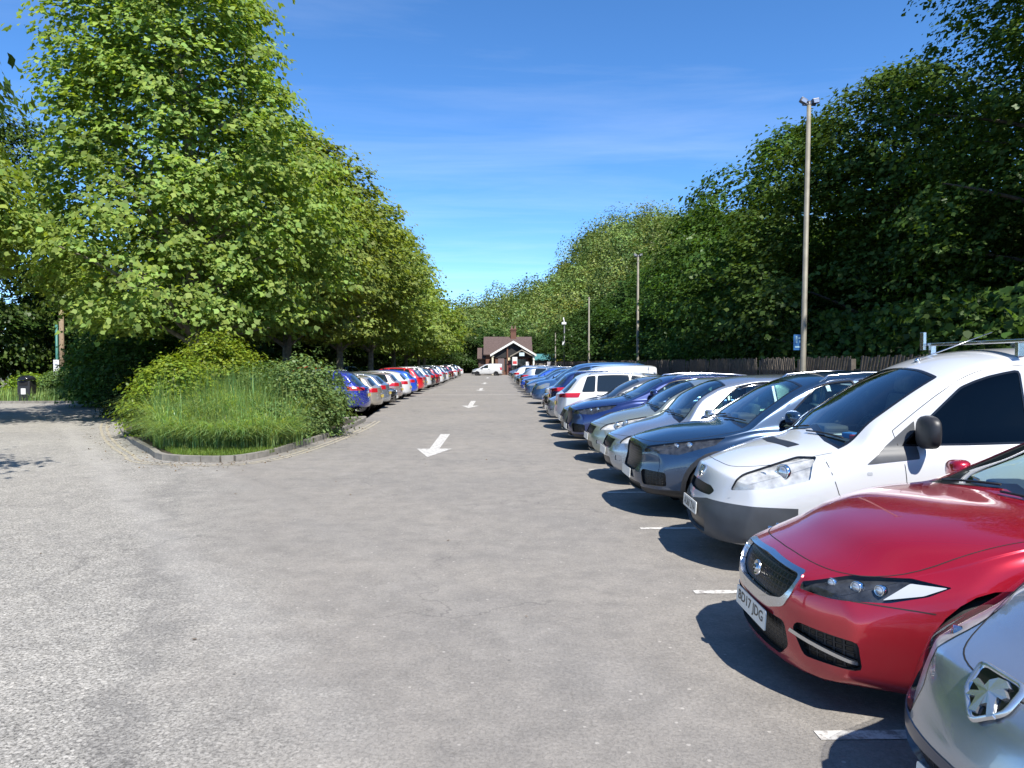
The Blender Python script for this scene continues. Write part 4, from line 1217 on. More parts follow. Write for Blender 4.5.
# ================================================================ leaves
def leaf_mat(name, c, trans=.35, gloss=.45, sat=1.0):
    m = bpy.data.materials.new(name); m.use_nodes = True; nt = m.node_tree; nt.nodes.clear(); L = nt.links.new
    o = N(nt, 'ShaderNodeOutputMaterial'); at = N(nt, 'ShaderNodeAttribute', attribute_name='tint')
    oi = N(nt, 'ShaderNodeObjectInfo')
    mu = N(nt, 'ShaderNodeMix', data_type='RGBA', blend_type='MULTIPLY'); mu.inputs[0].default_value = 1; mu.inputs[6].default_value = (*c, 1)
    L(at.outputs['Color'], mu.inputs[7])
    hs_ = N(nt, 'ShaderNodeHueSaturation'); L(mu.outputs[2], hs_.inputs['Color'])
    r = N(nt, 'ShaderNodeMapRange'); r.inputs['To Min'].default_value = .496; r.inputs['To Max'].default_value = .520; L(oi.outputs['Random'], r.inputs['Value']); L(r.outputs[0], hs_.inputs['Hue'])
    r2 = N(nt, 'ShaderNodeMapRange'); r2.inputs['To Min'].default_value = .85; r2.inputs['To Max'].default_value = 1.15; L(oi.outputs['Random'], r2.inputs['Value']); L(r2.outputs[0], hs_.inputs['Value'])
    d = N(nt, 'ShaderNodeBsdfDiffuse'); L(hs_.outputs[0], d.inputs[0])
    tr = N(nt, 'ShaderNodeBsdfTranslucent')
    tm = N(nt, 'ShaderNodeMix', data_type='RGBA', blend_type='MULTIPLY'); tm.inputs[0].default_value = 1; L(hs_.outputs[0], tm.inputs[6]); tm.inputs[7].default_value = (1.5, 1.45, .5, 1)
    L(tm.outputs[2], tr.inputs[0])
    m1 = N(nt, 'ShaderNodeMixShader'); m1.inputs[0].default_value = trans; L(d.outputs[0], m1.inputs[1]); L(tr.outputs[0], m1.inputs[2])
    g = N(nt, 'ShaderNodeBsdfGlossy'); g.inputs['Roughness'].default_value = gloss; g.inputs['Color'].default_value = (.8, .85, .8, 1)
    m2 = N(nt, 'ShaderNodeMixShader'); m2.inputs[0].default_value = .018; L(m1.outputs[0], m2.inputs[1]); L(g.outputs[0], m2.inputs[2])
    L(m2.outputs[0], o.inputs[0])
    return m
LEAF = {
 'plane': leaf_mat('plane_leaves', (0.215, 0.275, 0.06), .45, .6), 'sycamore': leaf_mat('sycamore_leaves', (0.074, 0.124, 0.023), .36),
 'wood': leaf_mat('woodland_leaves', (0.047, 0.082, 0.018), .3), 'hill': leaf_mat('hill_leaves', (0.115, 0.155, 0.042), .22),
 'lime': leaf_mat('yellow_green_leaves', (0.20, 0.27, 0.03), .42),
 'shrub': leaf_mat('shrub_leaves', (0.135, 0.20, 0.06), .36), 'dark': leaf_mat('shade_toned_leaves', (0.022, 0.042, 0.012), .2),  # dark: the tree shade over these bushes is put into the leaf colour
 'blade': leaf_mat('grass_blades', (0.25, 0.33, 0.12), .45, .35), 'lawn': leaf_mat('lawn_grass', (0.15, 0.22, 0.04), .35)}
BARK = flat('bark', (0.075, 0.06, 0.045), .95, noise=.5, nscale=7, bump=.8)
BARKP = flat('plane_bark', (0.19, 0.17, 0.13), .9, noise=.45, nscale=5, bump=.5)
SHAPES = {
 'maple': [(0, -.5), (.28, -.38), (.5, -.02), (.26, .12), (.0, .55), (-.26, .12), (-.5, -.02), (-.28, -.38)],
 'oval': [(0, -.5), (.26, -.2), (.26, .18), (0, .5), (-.26, .18), (-.26, -.2)],
 'quad': [(-.42, -.42), (.45, -.38), (.38, .45), (-.4, .4)]}
def leaf_mesh(name, P, Nn, S, shape, mat, tint, rng, fold=.18):
    """one mesh of many separate leaves: P positions, Nn normals, S sizes, tint per leaf rgb"""
    n = len(P); T = np.array(SHAPES[shape]); k = len(T)
    Nn = Nn / np.linalg.norm(Nn, axis=1, keepdims=True)
    a = rng.normal(size=(n, 3)); a -= (a * Nn).sum(1, keepdims=True) * Nn; a /= np.linalg.norm(a, axis=1, keepdims=True)
    b = np.cross(Nn, a)
    z = -np.abs(T[:, 0]) * fold * 2 - (T[:, 1] ** 2) * fold
    V = P[:, None, :] + S[:, None, None] * (T[None, :, 0, None] * a[:, None, :] + T[None, :, 1, None] * b[:, None, :] + z[None, :, None] * Nn[:, None, :])
    me = bpy.data.meshes.new(name)
    me.vertices.add(n * k); me.vertices.foreach_set('co', V.reshape(-1).astype(np.float32))
    me.loops.add(n * k); me.loops.foreach_set('vertex_index', np.arange(n * k, dtype=np.int32))
    me.polygons.add(n); me.polygons.foreach_set('loop_start', np.arange(n, dtype=np.int32) * k); me.polygons.foreach_set('loop_total', np.full(n, k, dtype=np.int32))
    me.update(calc_edges=True)
    at = me.attributes.new('tint', 'FLOAT_COLOR', 'FACE')
    at.data.foreach_set('color', np.concatenate([tint, np.ones((n, 1))], 1).reshape(-1).astype(np.float32))
    me.materials.append(mat)
    return me
def crown_points(rng, h0, h1, rad, prof, nclump, per, spread, lump=.28, shell=.55, seed_dir=None):
    """clumps of leaves through an uneven envelope; prof(t) gives the relative radius at height t in 0..1"""
    ph = rng.uniform(0, 6.28, 8); fr = rng.integers(2, 6, 8); fz = rng.uniform(3, 11, 8)
    def env(th, t):
        v = np.zeros_like(th)
        for i in range(8): v += np.sin(fr[i] * th + fz[i] * t + ph[i]) / 8 ** .5
        return 1 + lump * v * .75
    th = rng.uniform(0, 2 * math.pi, nclump * 3); t = rng.uniform(0, 1, nclump * 3)
    pr = np.array([prof(x) for x in t])
    keep = rng.uniform(0, 1, nclump * 3) < (pr / max(pr)) ** 1.0 + .05
    th, t, pr = th[keep][:nclump], t[keep][:nclump], pr[keep][:nclump]
    u = shell + (1 - shell) * rng.uniform(0, 1, len(th)) ** .6
    inner = rng.uniform(0, 1, len(th)) < .20
    u[inner] *= rng.uniform(.2, .8, inner.sum())
    r = rad * pr * env(th, t) * u
    C = np.stack([r * np.cos(th), r * np.sin(th), h0 + (h1 - h0) * t], 1)
    out = np.stack([np.cos(th), np.sin(th), 1.1 * (t - .45) * 1.5 + .35], 1)
    sz = rng.uniform(.65, 1.35, len(C))
    idx = np.repeat(np.arange(len(C)), per)
    a_ = rng.uniform(0, 2 * math.pi, len(idx)); q_ = rng.uniform(0, 1, len(idx)) ** .62
    k_ = spread * 1.75 * sz[idx]
    off = np.stack([np.cos(a_) * q_ * k_ * (1 + .35 * np.sin(3 * a_ + idx)), np.sin(a_) * q_ * k_ * (1 + .35 * np.cos(2 * a_ + idx)), rng.normal(size=len(idx)) * .16 * spread], 1)
    P = C[idx] + off
    P[:, 2] -= .55 * q_ ** 2 * k_                                          # sprays droop at their rims
    P += (rng.uniform(0, 1, len(idx)) < .22)[:, None] * np.clip(rng.normal(size=P.shape), -1.6, 1.6) * spread * .6
    Nn = np.array([0, 0, 1.0]) * 1.0 + out[idx] * .6 + off * np.array([1, 1, 0]) * .5 / spread + rng.normal(size=P.shape) * .5
    cl = rng.uniform(.8, 1.2, len(C))[idx]
    return C, P, Nn, cl
def tints(rng, n, cl, yel=.12):
    v = cl * rng.uniform(.62, 1.4, n); y = rng.uniform(-yel, yel, n)  # leaf brightness varies at random, spread wide to paint in highlight sparkle
    return np.clip(np.stack([v * (1 + y), v, v * (1 - y)], 1), 0, 3)
def bez(a, b, c, n=6): return [a * (1 - t)**2 + b * 2 * t * (1 - t) + c * t * t for t in [i / n for i in range(n + 1)]]
def make_tree(name, seed, h, rad, h0, prof, nclump, per, leaf, spread, shape, lm, bark, trunk_r, lump=.28, shell=.55, limbs=26, lean=0, fine=True):
    rng = np.random.default_rng(seed); random.seed(seed)
    root = empty(name)
    C, P, Nn, cl = crown_points(rng, h0, h, rad, prof, nclump, per, spread, lump, shell)
    P[:, 0] += lean * (P[:, 2] / h) ** 2
    S = rng.uniform(.45, 1.5, len(P)) * leaf
    me = leaf_mesh('crown', P, Nn, S, shape, LEAF[lm], tints(rng, len(P), cl), rng)
    link(bpy.data.objects.new('crown', me), root)
    bm = bmesh.new()
    top = h * .80
    tp = [Vector((math.sin(z * .5 + seed) * .12 * z / h * 2 + lean * (z / h) ** 2, math.cos(z * .37 + seed) * .1 * z / h * 2, z)) for z in np.linspace(0, top, 9)]
    rr = [trunk_r * (1.35 if i == 0 else 1) * (1 - .85 * i / 8) for i in range(9)]
    add_tube(bm, tp, rr, 10)
    pick = rng.permutation(len(C))[:limbs]
    for i in pick:
        c = Vector(C[i]); c.x += lean * (c.z / h) ** 2
        z0 = max(h0 * .75, min(top * .92, c.z - .3 * math.hypot(c.x, c.y) - .6))
        k = z0 / top * 8; j = int(min(7, k)); a = tp[j].lerp(tp[j + 1], k - j)
        r0 = rr[j] * .42
        m = a.lerp(c, .5) + Vector((0, 0, .12 * (c - a).length))
        add_tube(bm, bez(a, m, c), [r0 * (1 - .85 * q / 6) for q in range(7)], 6)
        if fine:
            for _ in range(3):
                d = C[rng.integers(len(C))]; d = Vector(d)
                if (d - c).length < rad * .6:
                    s = a.lerp(c, .55) + Vector((0, 0, .06 * (c - a).length)); add_tube(bm, bez(s, s.lerp(d, .5) + Vector((0, 0, .1)), d, 4), [r0 * .4 * (1 - .8 * q / 4) for q in range(5)], 5)
    obj_from_bm('trunk', bm, bark, root)
    return root
P_ROUND = pchip([(0, .35), (.12, .75), (.35, 1.0), (.6, .92), (.8, .68), (.93, .38), (1, .08)])
P_TALL = pchip([(0, .9), (.13, 1.12), (.28, 1.08), (.42, .86), (.55, .78), (.72, .72), (.88, .52), (1, .10)])
P_CONE = pchip([(0, .55), (.1, .92), (.28, 1.0), (.5, .82), (.75, .52), (.9, .28), (1, .05)])
P_WALL = pchip([(0, .75), (.2, .95), (.45, 1.0), (.7, .86), (.87, .58), (1, .12)])
def place(o, x, y, rz=0, s=1.0, sz=None):
    o.location = (x, y, 0); o.rotation_euler = (0, 0, rz); o.scale = (s, s, sz or s)

# ---- plane trees of the left row
t0 = make_tree('plane_tree', 3, 19.6, 4.6, 3.1, P_TALL, 1150, 74, .155, .44, 'maple', 'plane', BARKP, .3, limbs=60, lump=.24, lean=-1.6)
place(t0, -10.2, 25.7, 0.0)
tag(t0, 'tallest and nearest bright green plane tree, its top cut off by the photo edge', 'tree', 'plane trees along the left parking row')
tB = make_tree('plane_tree', 8, 15.0, 5.4, 3.7, P_ROUND, 800, 56, .20, .47, 'maple', 'plane', BARKP, .26, limbs=34, lump=.3, fine=False)
tC = make_tree('plane_tree', 21, 14.5, 5.4, 3.4, P_CONE, 560, 42, .28, .5, 'maple', 'plane', BARKP, .25, limbs=20, lump=.32, fine=False)
rowl = [(-10.2, 36.5, 'second plane tree of the left row, its dark trunk behind the leafy shrubs'),
        (-10.1, 48.5, 'third plane tree of the left row, trunk behind the royal blue car'),
        (-10.2, 61, 'fourth plane tree of the left row, behind the rose silver estate'),
        (-10.0, 73, 'fifth plane tree of the left row, behind the bright red hatchback'),
        (-10.2, 85, 'sixth plane tree of the left row, small with distance'),
        (-10.0, 97, 'seventh plane tree of the left row, just before the last one'),
        (-10.4, 109, 'last plane tree of the left row, beside the small white van')]
random.seed(11)
for i, (x, y, lb) in enumerate(rowl):
    src = tB if i < 3 else tC
    o = src if i in (0, 3) else copy_tree(src)
    place(o, x, y, random.uniform(0, 6), random.uniform(.94, 1.06), [.88, .88, .92, .93, .9, .88, .86][i])
    tag(o, lb, 'tree', 'plane trees along the left parking row')
o = make_tree('plane_tree', 91, 9.4, 4.2, 4.0, P_ROUND, 460, 60, .165, .44, 'maple', 'plane', BARKP, .2, limbs=26, lump=.3); place(o, -17.0, 20.0, 2.2); tag(o, 'low spreading plane tree left of the tallest one, over the side road', 'tree')
o = copy_tree(tB); place(o, -16.2, 43, 4.2, .9, .78); tag(o, 'plane tree half hidden behind the tallest one, above the turquoise car', 'tree')

# ---- dark trees, left edge
tS = make_tree('sycamore_tree', 31, 12.0, 4.7, .7, P_WALL, 760, 104, .13, .46, 'maple', 'sycamore', BARK, .25, limbs=22, lump=.5, fine=False)
tS2 = make_tree('sycamore_tree', 37, 11.5, 4.5, .6, P_ROUND, 520, 84, .16, .50, 'maple', 'sycamore', BARK, .25, limbs=18, lump=.5, fine=False)
tW = make_tree('woodland_tree', 44, 11.0, 4.5, .5, P_ROUND, 420, 56, .23, .58, 'maple', 'wood', BARK, .25, limbs=12, lump=.5, fine=False)
GR = 'dark trees behind the fence'
rowr = [(tS, 13.9, 25.5, 1.05, 1.0, 'sycamore behind the fence straight above the white van'),
        (tS2, 13.0, 32.5, 1.0, 1.06, 'sycamore whose crown stands right behind the tallest lamp post'),
        (tS, 13.6, 39.5, .92, .80, 'dark tree just left of the tallest lamp post, behind the fence'),
        (tS2, 13.0, 46.5, 1.0, .99, 'dark tree behind the fence between the two tallest lamp posts'),
        (tS, 13.8, 54, .95, .84, 'tree behind the fence just right of the second lamp post'),
        (tW, 13.4, 61.5, 1.0, .90, 'tree whose pale crown is crossed by the second lamp post'),
        (tW, 13.4, 70, 1.0, .80, 'leafy tree left of the second lamp post'),
        (tW, 13.2, 79, 1.0, .80, 'tree between the second and third lamp posts'),
        (tW, 13.0, 88, 1.0, .85, 'dark tree right behind the third lamp post'),
        (tW, 12.6, 98, 1.0, .84, 'dark tree between the camera pole and the third lamp post'),
        (tW, 12.4, 109, 1.0, .8, 'small dark tree behind the yellow sign'),
        (tW, 13.0, 121, 1.0, .78, 'farthest tree of the right wall, beside the station house')]
used = set()
for i, (src, x, y, s, sz, lb) in enumerate(rowr):
    o = src if id(src) not in used else copy_tree(src); used.add(id(src))
    place(o, x, y, i * 2.39, s, sz); tag(o, lb, 'tree', GR)
tN = make_tree('sycamore_tree', 52, 18.0, 5.4, 1.2, P_WALL, 1050, 110, .115, .48, 'maple', 'sycamore', BARK, .35, limbs=40, lump=.45)
place(tN, 15.9, 17.2, .6); tag(tN, 'huge dark sycamore filling the upper right corner of the photo', 'tree')
# back rows, so that no daylight shows through the wall of trees
random.seed(3)
for i, (x, y) in enumerate(((16.5, 8.0), (17.5, -.5))):
    o = copy_tree(tS); place(o, x, y, 1.0 + 2 * i, 1.0, .95); tag(o, 'sycamore beyond the fence to the right of the near cars, outside the picture', 'tree', 'trees right of the near cars')
for i in range(15):
    o = copy_tree(tW if i > 3 else tS2); place(o, 20.5 + random.uniform(-1, 1) + i * .12, 16 + i * 8.2, random.uniform(0, 6), 1.1, (1.0 if i < 3 else .86) + random.uniform(-.06, .04))
    tag(o, 'dark tree of the second rank, glimpsed between the trees behind the fence', 'tree', 'second rank of trees behind the fence')
# undergrowth behind the fence: one unbroken mass
rng = np.random.default_rng(9)
n = 60000
Pq = np.stack([rng.uniform(9.3, 11.8, n), rng.uniform(-4, 118, n), rng.uniform(0, 1, n) ** .8 * 3.4], 1)
Pq[:, 0] += (Pq[:, 2] / 3.4) ** 2 * .9
me = leaf_mesh('undergrowth', Pq, np.array([-.6, -.2, .6]) + rng.normal(size=Pq.shape) * .6, rng.uniform(.10, .24, n), 'maple', LEAF['sycamore'], tints(rng, n, rng.uniform(.7, 1.1, n)), rng)
tag(link(bpy.data.objects.new('undergrowth', me)), 'dark tangled undergrowth along the back of the fence', 'undergrowth', kind='stuff')

# left edge and background woods
o = copy_tree(tS); place(o, -30.0, 42, 1.0, 1.15, 1.5); tag(o, 'dark sycamore at the left edge, showing beyond the plane trees', 'tree')
o = make_tree('sycamore_tree', 93, 11.0, 4.7, 4.3, P_WALL, 420, 60, .14, .4, 'maple', 'sycamore', BARK, .28, limbs=26, lump=.3); place(o, -11.4, 7.2, 2.1); tag(o, 'near sycamore beside the road, whose twigs hang into the top left corner', 'tree')
BL = [(-33, 41), (-27, 50), (-20.5, 55), (-17.2, 62), (-25, 66), (-35, 62), (-44, 55), (-41, 74), (-31, 80), (-22, 78), (-17, 88), (-27, 95), (-38, 98), (-50, 88), (-19, 104), (-56, 66), (-12, 122), (-20, 122), (-30, 118)]
random.seed(8)
LBL = ['dark tree at the left edge above the black litter bin', 'tree behind the wooden pole at the far left', 'tree behind the side road, right of the wooden pole', 'shaded tree seen between the trunks of the plane row']
for i, (x, y) in enumerate(BL):
    o = copy_tree(tW); place(o, x, y, random.uniform(0, 6), random.uniform(.95, 1.15), random.uniform(.8, .98))
    tag(o, LBL[i] if i < 4 else 'dark tree of the wood at the far left, seen under the plane crowns', 'tree', None if i < 4 else 'wood beyond the far left parking')
FB = [(-14, 132), (-7, 136), (0, 134), (7, 137), (14, 133), (21, 131), (-3, 146), (5, 150), (13, 148), (24, 144), (-12, 148), (30, 136)]
for i, (x, y) in enumerate(FB):
    o = copy_tree(tW); place(o, x, y, random.uniform(0, 6), 1.05, random.uniform(.66, .88))
    tag(o, 'green tree at the foot of the hill behind the station house', 'tree', 'trees behind the station house')

# small evergreen and bushes
def bush(name, seed, x, y, rx, h, n, leaf, lm, lb, cat='shrub', shape='oval', h0=.08, prof=None, ry=None, group=None, spread=.17, lump=.22):
    rng = np.random.default_rng(seed)
    C, P, Nn, cl = crown_points(rng, h0, h, rx, prof or pchip([(0, .8), (.25, 1), (.6, .92), (.85, .6), (1, .2)]), n, 26, spread, lump, .5)
    if ry: P[:, 1] *= ry / rx
    P[:, 2] = np.maximum(P[:, 2], .07)
    me = leaf_mesh('foliage', P, Nn, rng.uniform(.6, 1.35, len(P)) * leaf, shape, LEAF[lm], tints(rng, len(P), cl, .16), rng)
    r = empty(name, (x, y, .0)); link(bpy.data.objects.new('foliage', me), r)
    bm = bmesh.new(); random.seed(seed)
    for i in range(9):
        c = Vector(C[rng.integers(len(C))]); a = Vector((random.uniform(-.2, .2) * rx, random.uniform(-.2, .2) * rx, 0))
        if ry: c.y *= ry / rx
        add_tube(bm, bez(a, a.lerp(c, .4) + Vector((0, 0, .25)), c, 5), [.022, .02, .017, .013, .01, .006], 5)
    obj_from_bm('stem', bm, BARK, r)
    return tag(r, lb, cat, group)
bush('shrub', 61, -4.62, 17.9, 1.08, 1.98, 460, .075, 'shrub', 'dark leafy shrub at the right end of the island, before the royal blue car')
bush('shrub', 72, -4.75, 16.1, .62, .95, 150, .07, 'shrub', 'small leafy shrub spilling over the kerb at the right of the island')
bush('shrub', 62, -6.3, 20.9, 1.5, 1.85, 360, .085, 'shrub', 'greyish green shrub at the back of the island, below the two dark trunks', ry=1.2)
bush('shrub', 63, -8.1, 21.6, 1.55, 2.72, 520, .09, 'lime', 'tall yellow green shrub, highest plant on the island')
bush('shrub', 64, -7.85, 18.2, 1.15, 2.0, 480, .085, 'lime', 'bright leafy shrub at the left end of the island grass', prof=pchip([(0, .85), (.3, 1), (.6, .85), (.85, .5), (1, .15)]))
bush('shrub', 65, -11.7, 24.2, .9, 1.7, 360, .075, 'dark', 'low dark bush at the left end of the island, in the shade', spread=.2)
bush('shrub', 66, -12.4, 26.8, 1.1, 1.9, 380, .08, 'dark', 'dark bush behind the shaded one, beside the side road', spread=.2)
bush('evergreen_tree', 67, -15.0, 31.0, 2.7, 5.0, 900, .14, 'sycamore', 'small dark evergreen standing left of the island shrubs', cat='tree', spread=.3, prof=P_CONE)
bush('shrub', 68, -22.0, 35.6, 1.25, 1.3, 260, .1, 'lime', 'sprawling bush right behind the black litter bin', ry=1.0)
bush('shrub', 69, -20.2, 35.2, 1.5, 1.5, 330, .1, 'shrub', 'bush below the wooden pole at the far left', ry=1.1)
bush('shrub', 70, -18.4, 35.0, 1.3, 1.4, 240, .1, 'shrub', 'right hand bush of the far left verge, next to the shade')

# long arching grass on the island and the short lawn in front of it
def blades(name, rng, base, length, width, bend, lean, mat, tintv, seg=4):
    n = len(base); th = rng.uniform(0, 2 * math.pi, n)
    d = np.stack([np.cos(th), np.sin(th), np.zeros(n)], 1) * bend[:, None] + lean
    sd = np.stack([-d[:, 1], d[:, 0], np.zeros(n)], 1); sd /= np.linalg.norm(sd, axis=1, keepdims=True) + 1e-9
    V = []
    for i in range(seg + 1):
        t = i / seg
        c = base + np.array([0, 0, 1.0]) * (length * (t - .28 * t ** 3 * (bend > .3)))[:, None] + d * (length * t ** 2.2 * .75)[:, None]
        c[:, 2] -= (length * t ** 3 * bend * .35)
        w = width * (1 - t) ** .6 * .5
        V.append(c + sd * w[:, None]); V.append(c - sd * w[:, None])
    V = np.stack(V, 1); k = 2 * (seg + 1)
    me = bpy.data.meshes.new(name); me.vertices.add(n * k); me.vertices.foreach_set('co', V.reshape(-1).astype(np.float32))
    fi = np.concatenate([[2 * i, 2 * i + 1, 2 * i + 3, 2 * i + 2] for i in range(seg)])
    idx = (np.arange(n)[:, None] * k + fi[None, :]).reshape(-1)
    me.loops.add(len(idx)); me.loops.foreach_set('vertex_index', idx.astype(np.int32))
    me.polygons.add(n * seg); me.polygons.foreach_set('loop_start', np.arange(n * seg, dtype=np.int32) * 4); me.polygons.foreach_set('loop_total', np.full(n * seg, 4, dtype=np.int32))
    me.update(calc_edges=True)
    at = me.attributes.new('tint', 'FLOAT_COLOR', 'FACE')
    tc_ = np.repeat(tintv, seg, 0)
    at.data.foreach_set('color', np.concatenate([tc_, np.ones((len(tc_), 1))], 1).reshape(-1).astype(np.float32))
    me.materials.append(mat)
    return me
rng = np.random.default_rng(77)
n = 17000
tx, ty = rng.uniform(-8.6, -4.35, n), rng.uniform(14.2, 21.5, n)
edge = (ty - 14.2) * 1.1
left = -6.55 - (ty - 14.6) * .60
ok = (tx > left + .1) & (ty > 14.35 + .25 * np.abs(tx + 5.4))
tx, ty = tx[ok], ty[ok]; n = len(tx)
clump = .5 + .5 * np.sin(tx * 3.1 + 1) * np.sin(ty * 2.3 + .5)
hh = np.minimum(1.75, .72 + .40 * (ty - 14.3)) * rng.uniform(.7, 1.12, n) * (.86 + .2 * clump)
base = np.stack([tx, ty, np.full(n, .06)], 1)
me = blades('long_grass', rng, base, hh, rng.uniform(.010, .026, n), rng.uniform(.15, 1.05, n), np.array([.03, -.2, 0]), LEAF['blade'], tints(rng, n, .75 + .5 * clump, .22), 5)
tag(link(bpy.data.objects.new('long_grass', me)), 'tall arching grass filling the front of the island', 'grass', kind='stuff')
n = 3600
tt = rng.uniform(0, 1, n); ex = np.interp(tt, [0, .35, .7, 1], [-7.6, -6.35, -5.0, -4.35]); ey = np.interp(tt, [0, .35, .7, 1], [16.9, 14.75, 14.45, 15.6])
me = blades('drooping_grass', rng, np.stack([ex + rng.normal(size=n) * .16, ey + np.abs(rng.normal(size=n)) * .25, np.full(n, .06)], 1), rng.uniform(.45, 1.1, n), rng.uniform(.012, .026, n), rng.uniform(.35, 1.1, n), np.array([0, -.5, 0]) + np.stack([np.interp(tt, [0, .5, 1], [-.4, 0, .5]), np.zeros(n), np.zeros(n)], 1), LEAF['blade'], tints(rng, n, rng.uniform(.7, 1.25, n), .2), 5)
tag(link(bpy.data.objects.new('drooping_grass', me)), 'grass blades drooping forward at the front of the island', 'grass', kind='stuff')
n = 15000
tx, ty = rng.uniform(-7.2, -4.25, n), rng.uniform(13.45, 15.2, n)
ok = (ty > 13.5 + .55 * np.maximum(0, -5.7 - tx) * 2.6) & (ty > 13.5 + 1.5 * np.maximum(0, tx + 4.7)); tx, ty = tx[ok], ty[ok]; n = len(tx)
me = blades('lawn', rng, np.stack([tx, ty, np.full(n, .06)], 1), rng.uniform(.05, .14, n), rng.uniform(.006, .014, n), rng.uniform(.1, .6, n), np.zeros(3), LEAF['lawn'], tints(rng, n, rng.uniform(.8, 1.2, n), .15), 3)
tag(link(bpy.data.objects.new('lawn', me)), 'short green grass behind the curved kerb', 'grass', kind='stuff')
n = 9000
tx, ty = rng.uniform(-22.3, -17, n), rng.uniform(33.3, 36, n)
me = blades('verge_grass', rng, np.stack([tx, ty, np.full(n, .05)], 1), rng.uniform(.25, .75, n), rng.uniform(.02, .04, n), rng.uniform(.1, .6, n), np.zeros(3), LEAF['blade'], tints(rng, n, rng.uniform(.8, 1.2, n), .15), 3)
tag(link(bpy.data.objects.new('verge_grass', me)), 'rough grass round the bin and poles at the far left', 'grass', kind='stuff')
# dry leaves and grit blown against the kerb and scattered on the tarmac
n = 900
q = np.array(ISL[8:]); k = rng.integers(0, len(q), n)
lx = q[k, 0] + rng.normal(size=n) * .35 - .1; ly_ = q[k, 1] - np.abs(rng.normal(size=n)) * .45 - .05
far = rng.uniform(0, 1, n) < .10
lx[far] = rng.uniform(-12, 1.5, far.sum()); ly_[far] = rng.uniform(3, 32, far.sum())
me = leaf_mesh('leaf_litter', np.stack([lx, ly_, np.full(n, .012)], 1), np.array([0, 0, 1.0]) + rng.normal(size=(n, 3)) * .25, rng.uniform(.018, .05, n), 'oval', flat('dry_leaves', (.13, .085, .04), .9, noise=.4, nscale=3), tints(rng, n, np.ones(n)), rng)
tag(link(bpy.data.objects.new('leaf_litter', me)), 'dry leaves and grit scattered on the tarmac by the kerb', 'leaf litter', kind='stuff')
# weeds along the left tree strip
n = 9000
tx, ty = rng.uniform(-12.6, -9.5, n), rng.uniform(24, 108, n)
me = blades('strip_grass', rng, np.stack([tx, ty, np.full(n, .06)], 1), rng.uniform(.2, .6, n), rng.uniform(.03, .05, n), rng.uniform(.1, .6, n), np.zeros(3), LEAF['blade'], tints(rng, n, rng.uniform(.7, 1.1, n), .15), 3)
tag(link(bpy.data.objects.new('strip_grass', me)), 'rough grass under the row of plane trees', 'grass', kind='stuff')

# forest on the hill: far off, one mass
rng = np.random.default_rng(5); random.seed(5)
Cs = []
while len(Cs) < 2700:
    y = random.uniform(135, 345); x = random.uniform(-.16, .62) * y
    Cs.append((x, y, hill_z(x, y) if y > 70 else 0, random.choice((2.2, 2.8, 3.2, 3.8, 4.4, 5.4, 6.4)) * (.7 + y / 900)))
Cs = np.array(Cs); per = 210
idx = np.repeat(np.arange(len(Cs)), per)
d = rng.normal(size=(len(idx), 3)); d /= np.linalg.norm(d, axis=1, keepdims=True); d[:, 2] = np.abs(d[:, 2]) * 1.25 - .25
ph = rng.uniform(0, 6.28, (len(Cs), 3))
lm_ = 1 + .3 * np.sin(d[:, 0] * 3 + ph[idx, 0]) + .22 * np.sin(d[:, 1] * 4 + d[:, 2] * 3 + ph[idx, 1])
P = Cs[idx, :3] + d * (Cs[idx, 3] * lm_ * rng.uniform(.88, 1.0, len(idx)))[:, None] * np.array([1, 1, 1.1]) + np.array([0, 0, 1.0]) * (Cs[idx, 3] * .85)[:, None]
big = np.sin(Cs[:, 0] * .06 + 1) * np.sin(Cs[:, 1] * .05 + 2)
ctint = np.clip(1 + .22 * big + rng.normal(size=len(Cs)) * .34, .4, 1.9); cy = rng.normal(size=len(Cs)) * .14 + .05
v = ctint[idx] * rng.uniform(.8, 1.2, len(idx)); y_ = cy[idx]
tint = np.clip(np.stack([v * (1.05 + y_), v, v * (.95 - y_ * .5)], 1), 0, 3)
me = leaf_mesh('forest', P, d + rng.normal(size=d.shape) * .28 + np.array([0, 0, .15]), rng.uniform(.6, 1.4, len(idx)) * (.22 + Cs[idx, 1] / 900), 'quad', LEAF['hill'], tint, rng)
tag(link(bpy.data.objects.new('forest', me)), 'mixed woodland covering the hill beyond the car park', 'forest', kind='stuff')

ms = empty('mast', (70, 335, hill_z(70, 335) + 3)); tag(ms, 'thin mast standing on the crest of the wooded hill', 'mast')
bm = bmesh.new(); add_tube(bm, [(0, 0, 0), (0, 0, 11)], [.16, .08], 6); obj_from_bm('shaft', bm, flat('mast_steel', (.2, .2, .22), .5), ms)
for z_, w_ in ((8.5, .7), (9.6, .5)):
    bm = bmesh.new(); add_tube(bm, [(-w_, 0, z_), (w_, 0, z_)], .065, 5); obj_from_bm('crossbar', bm, M_['satin'], ms)
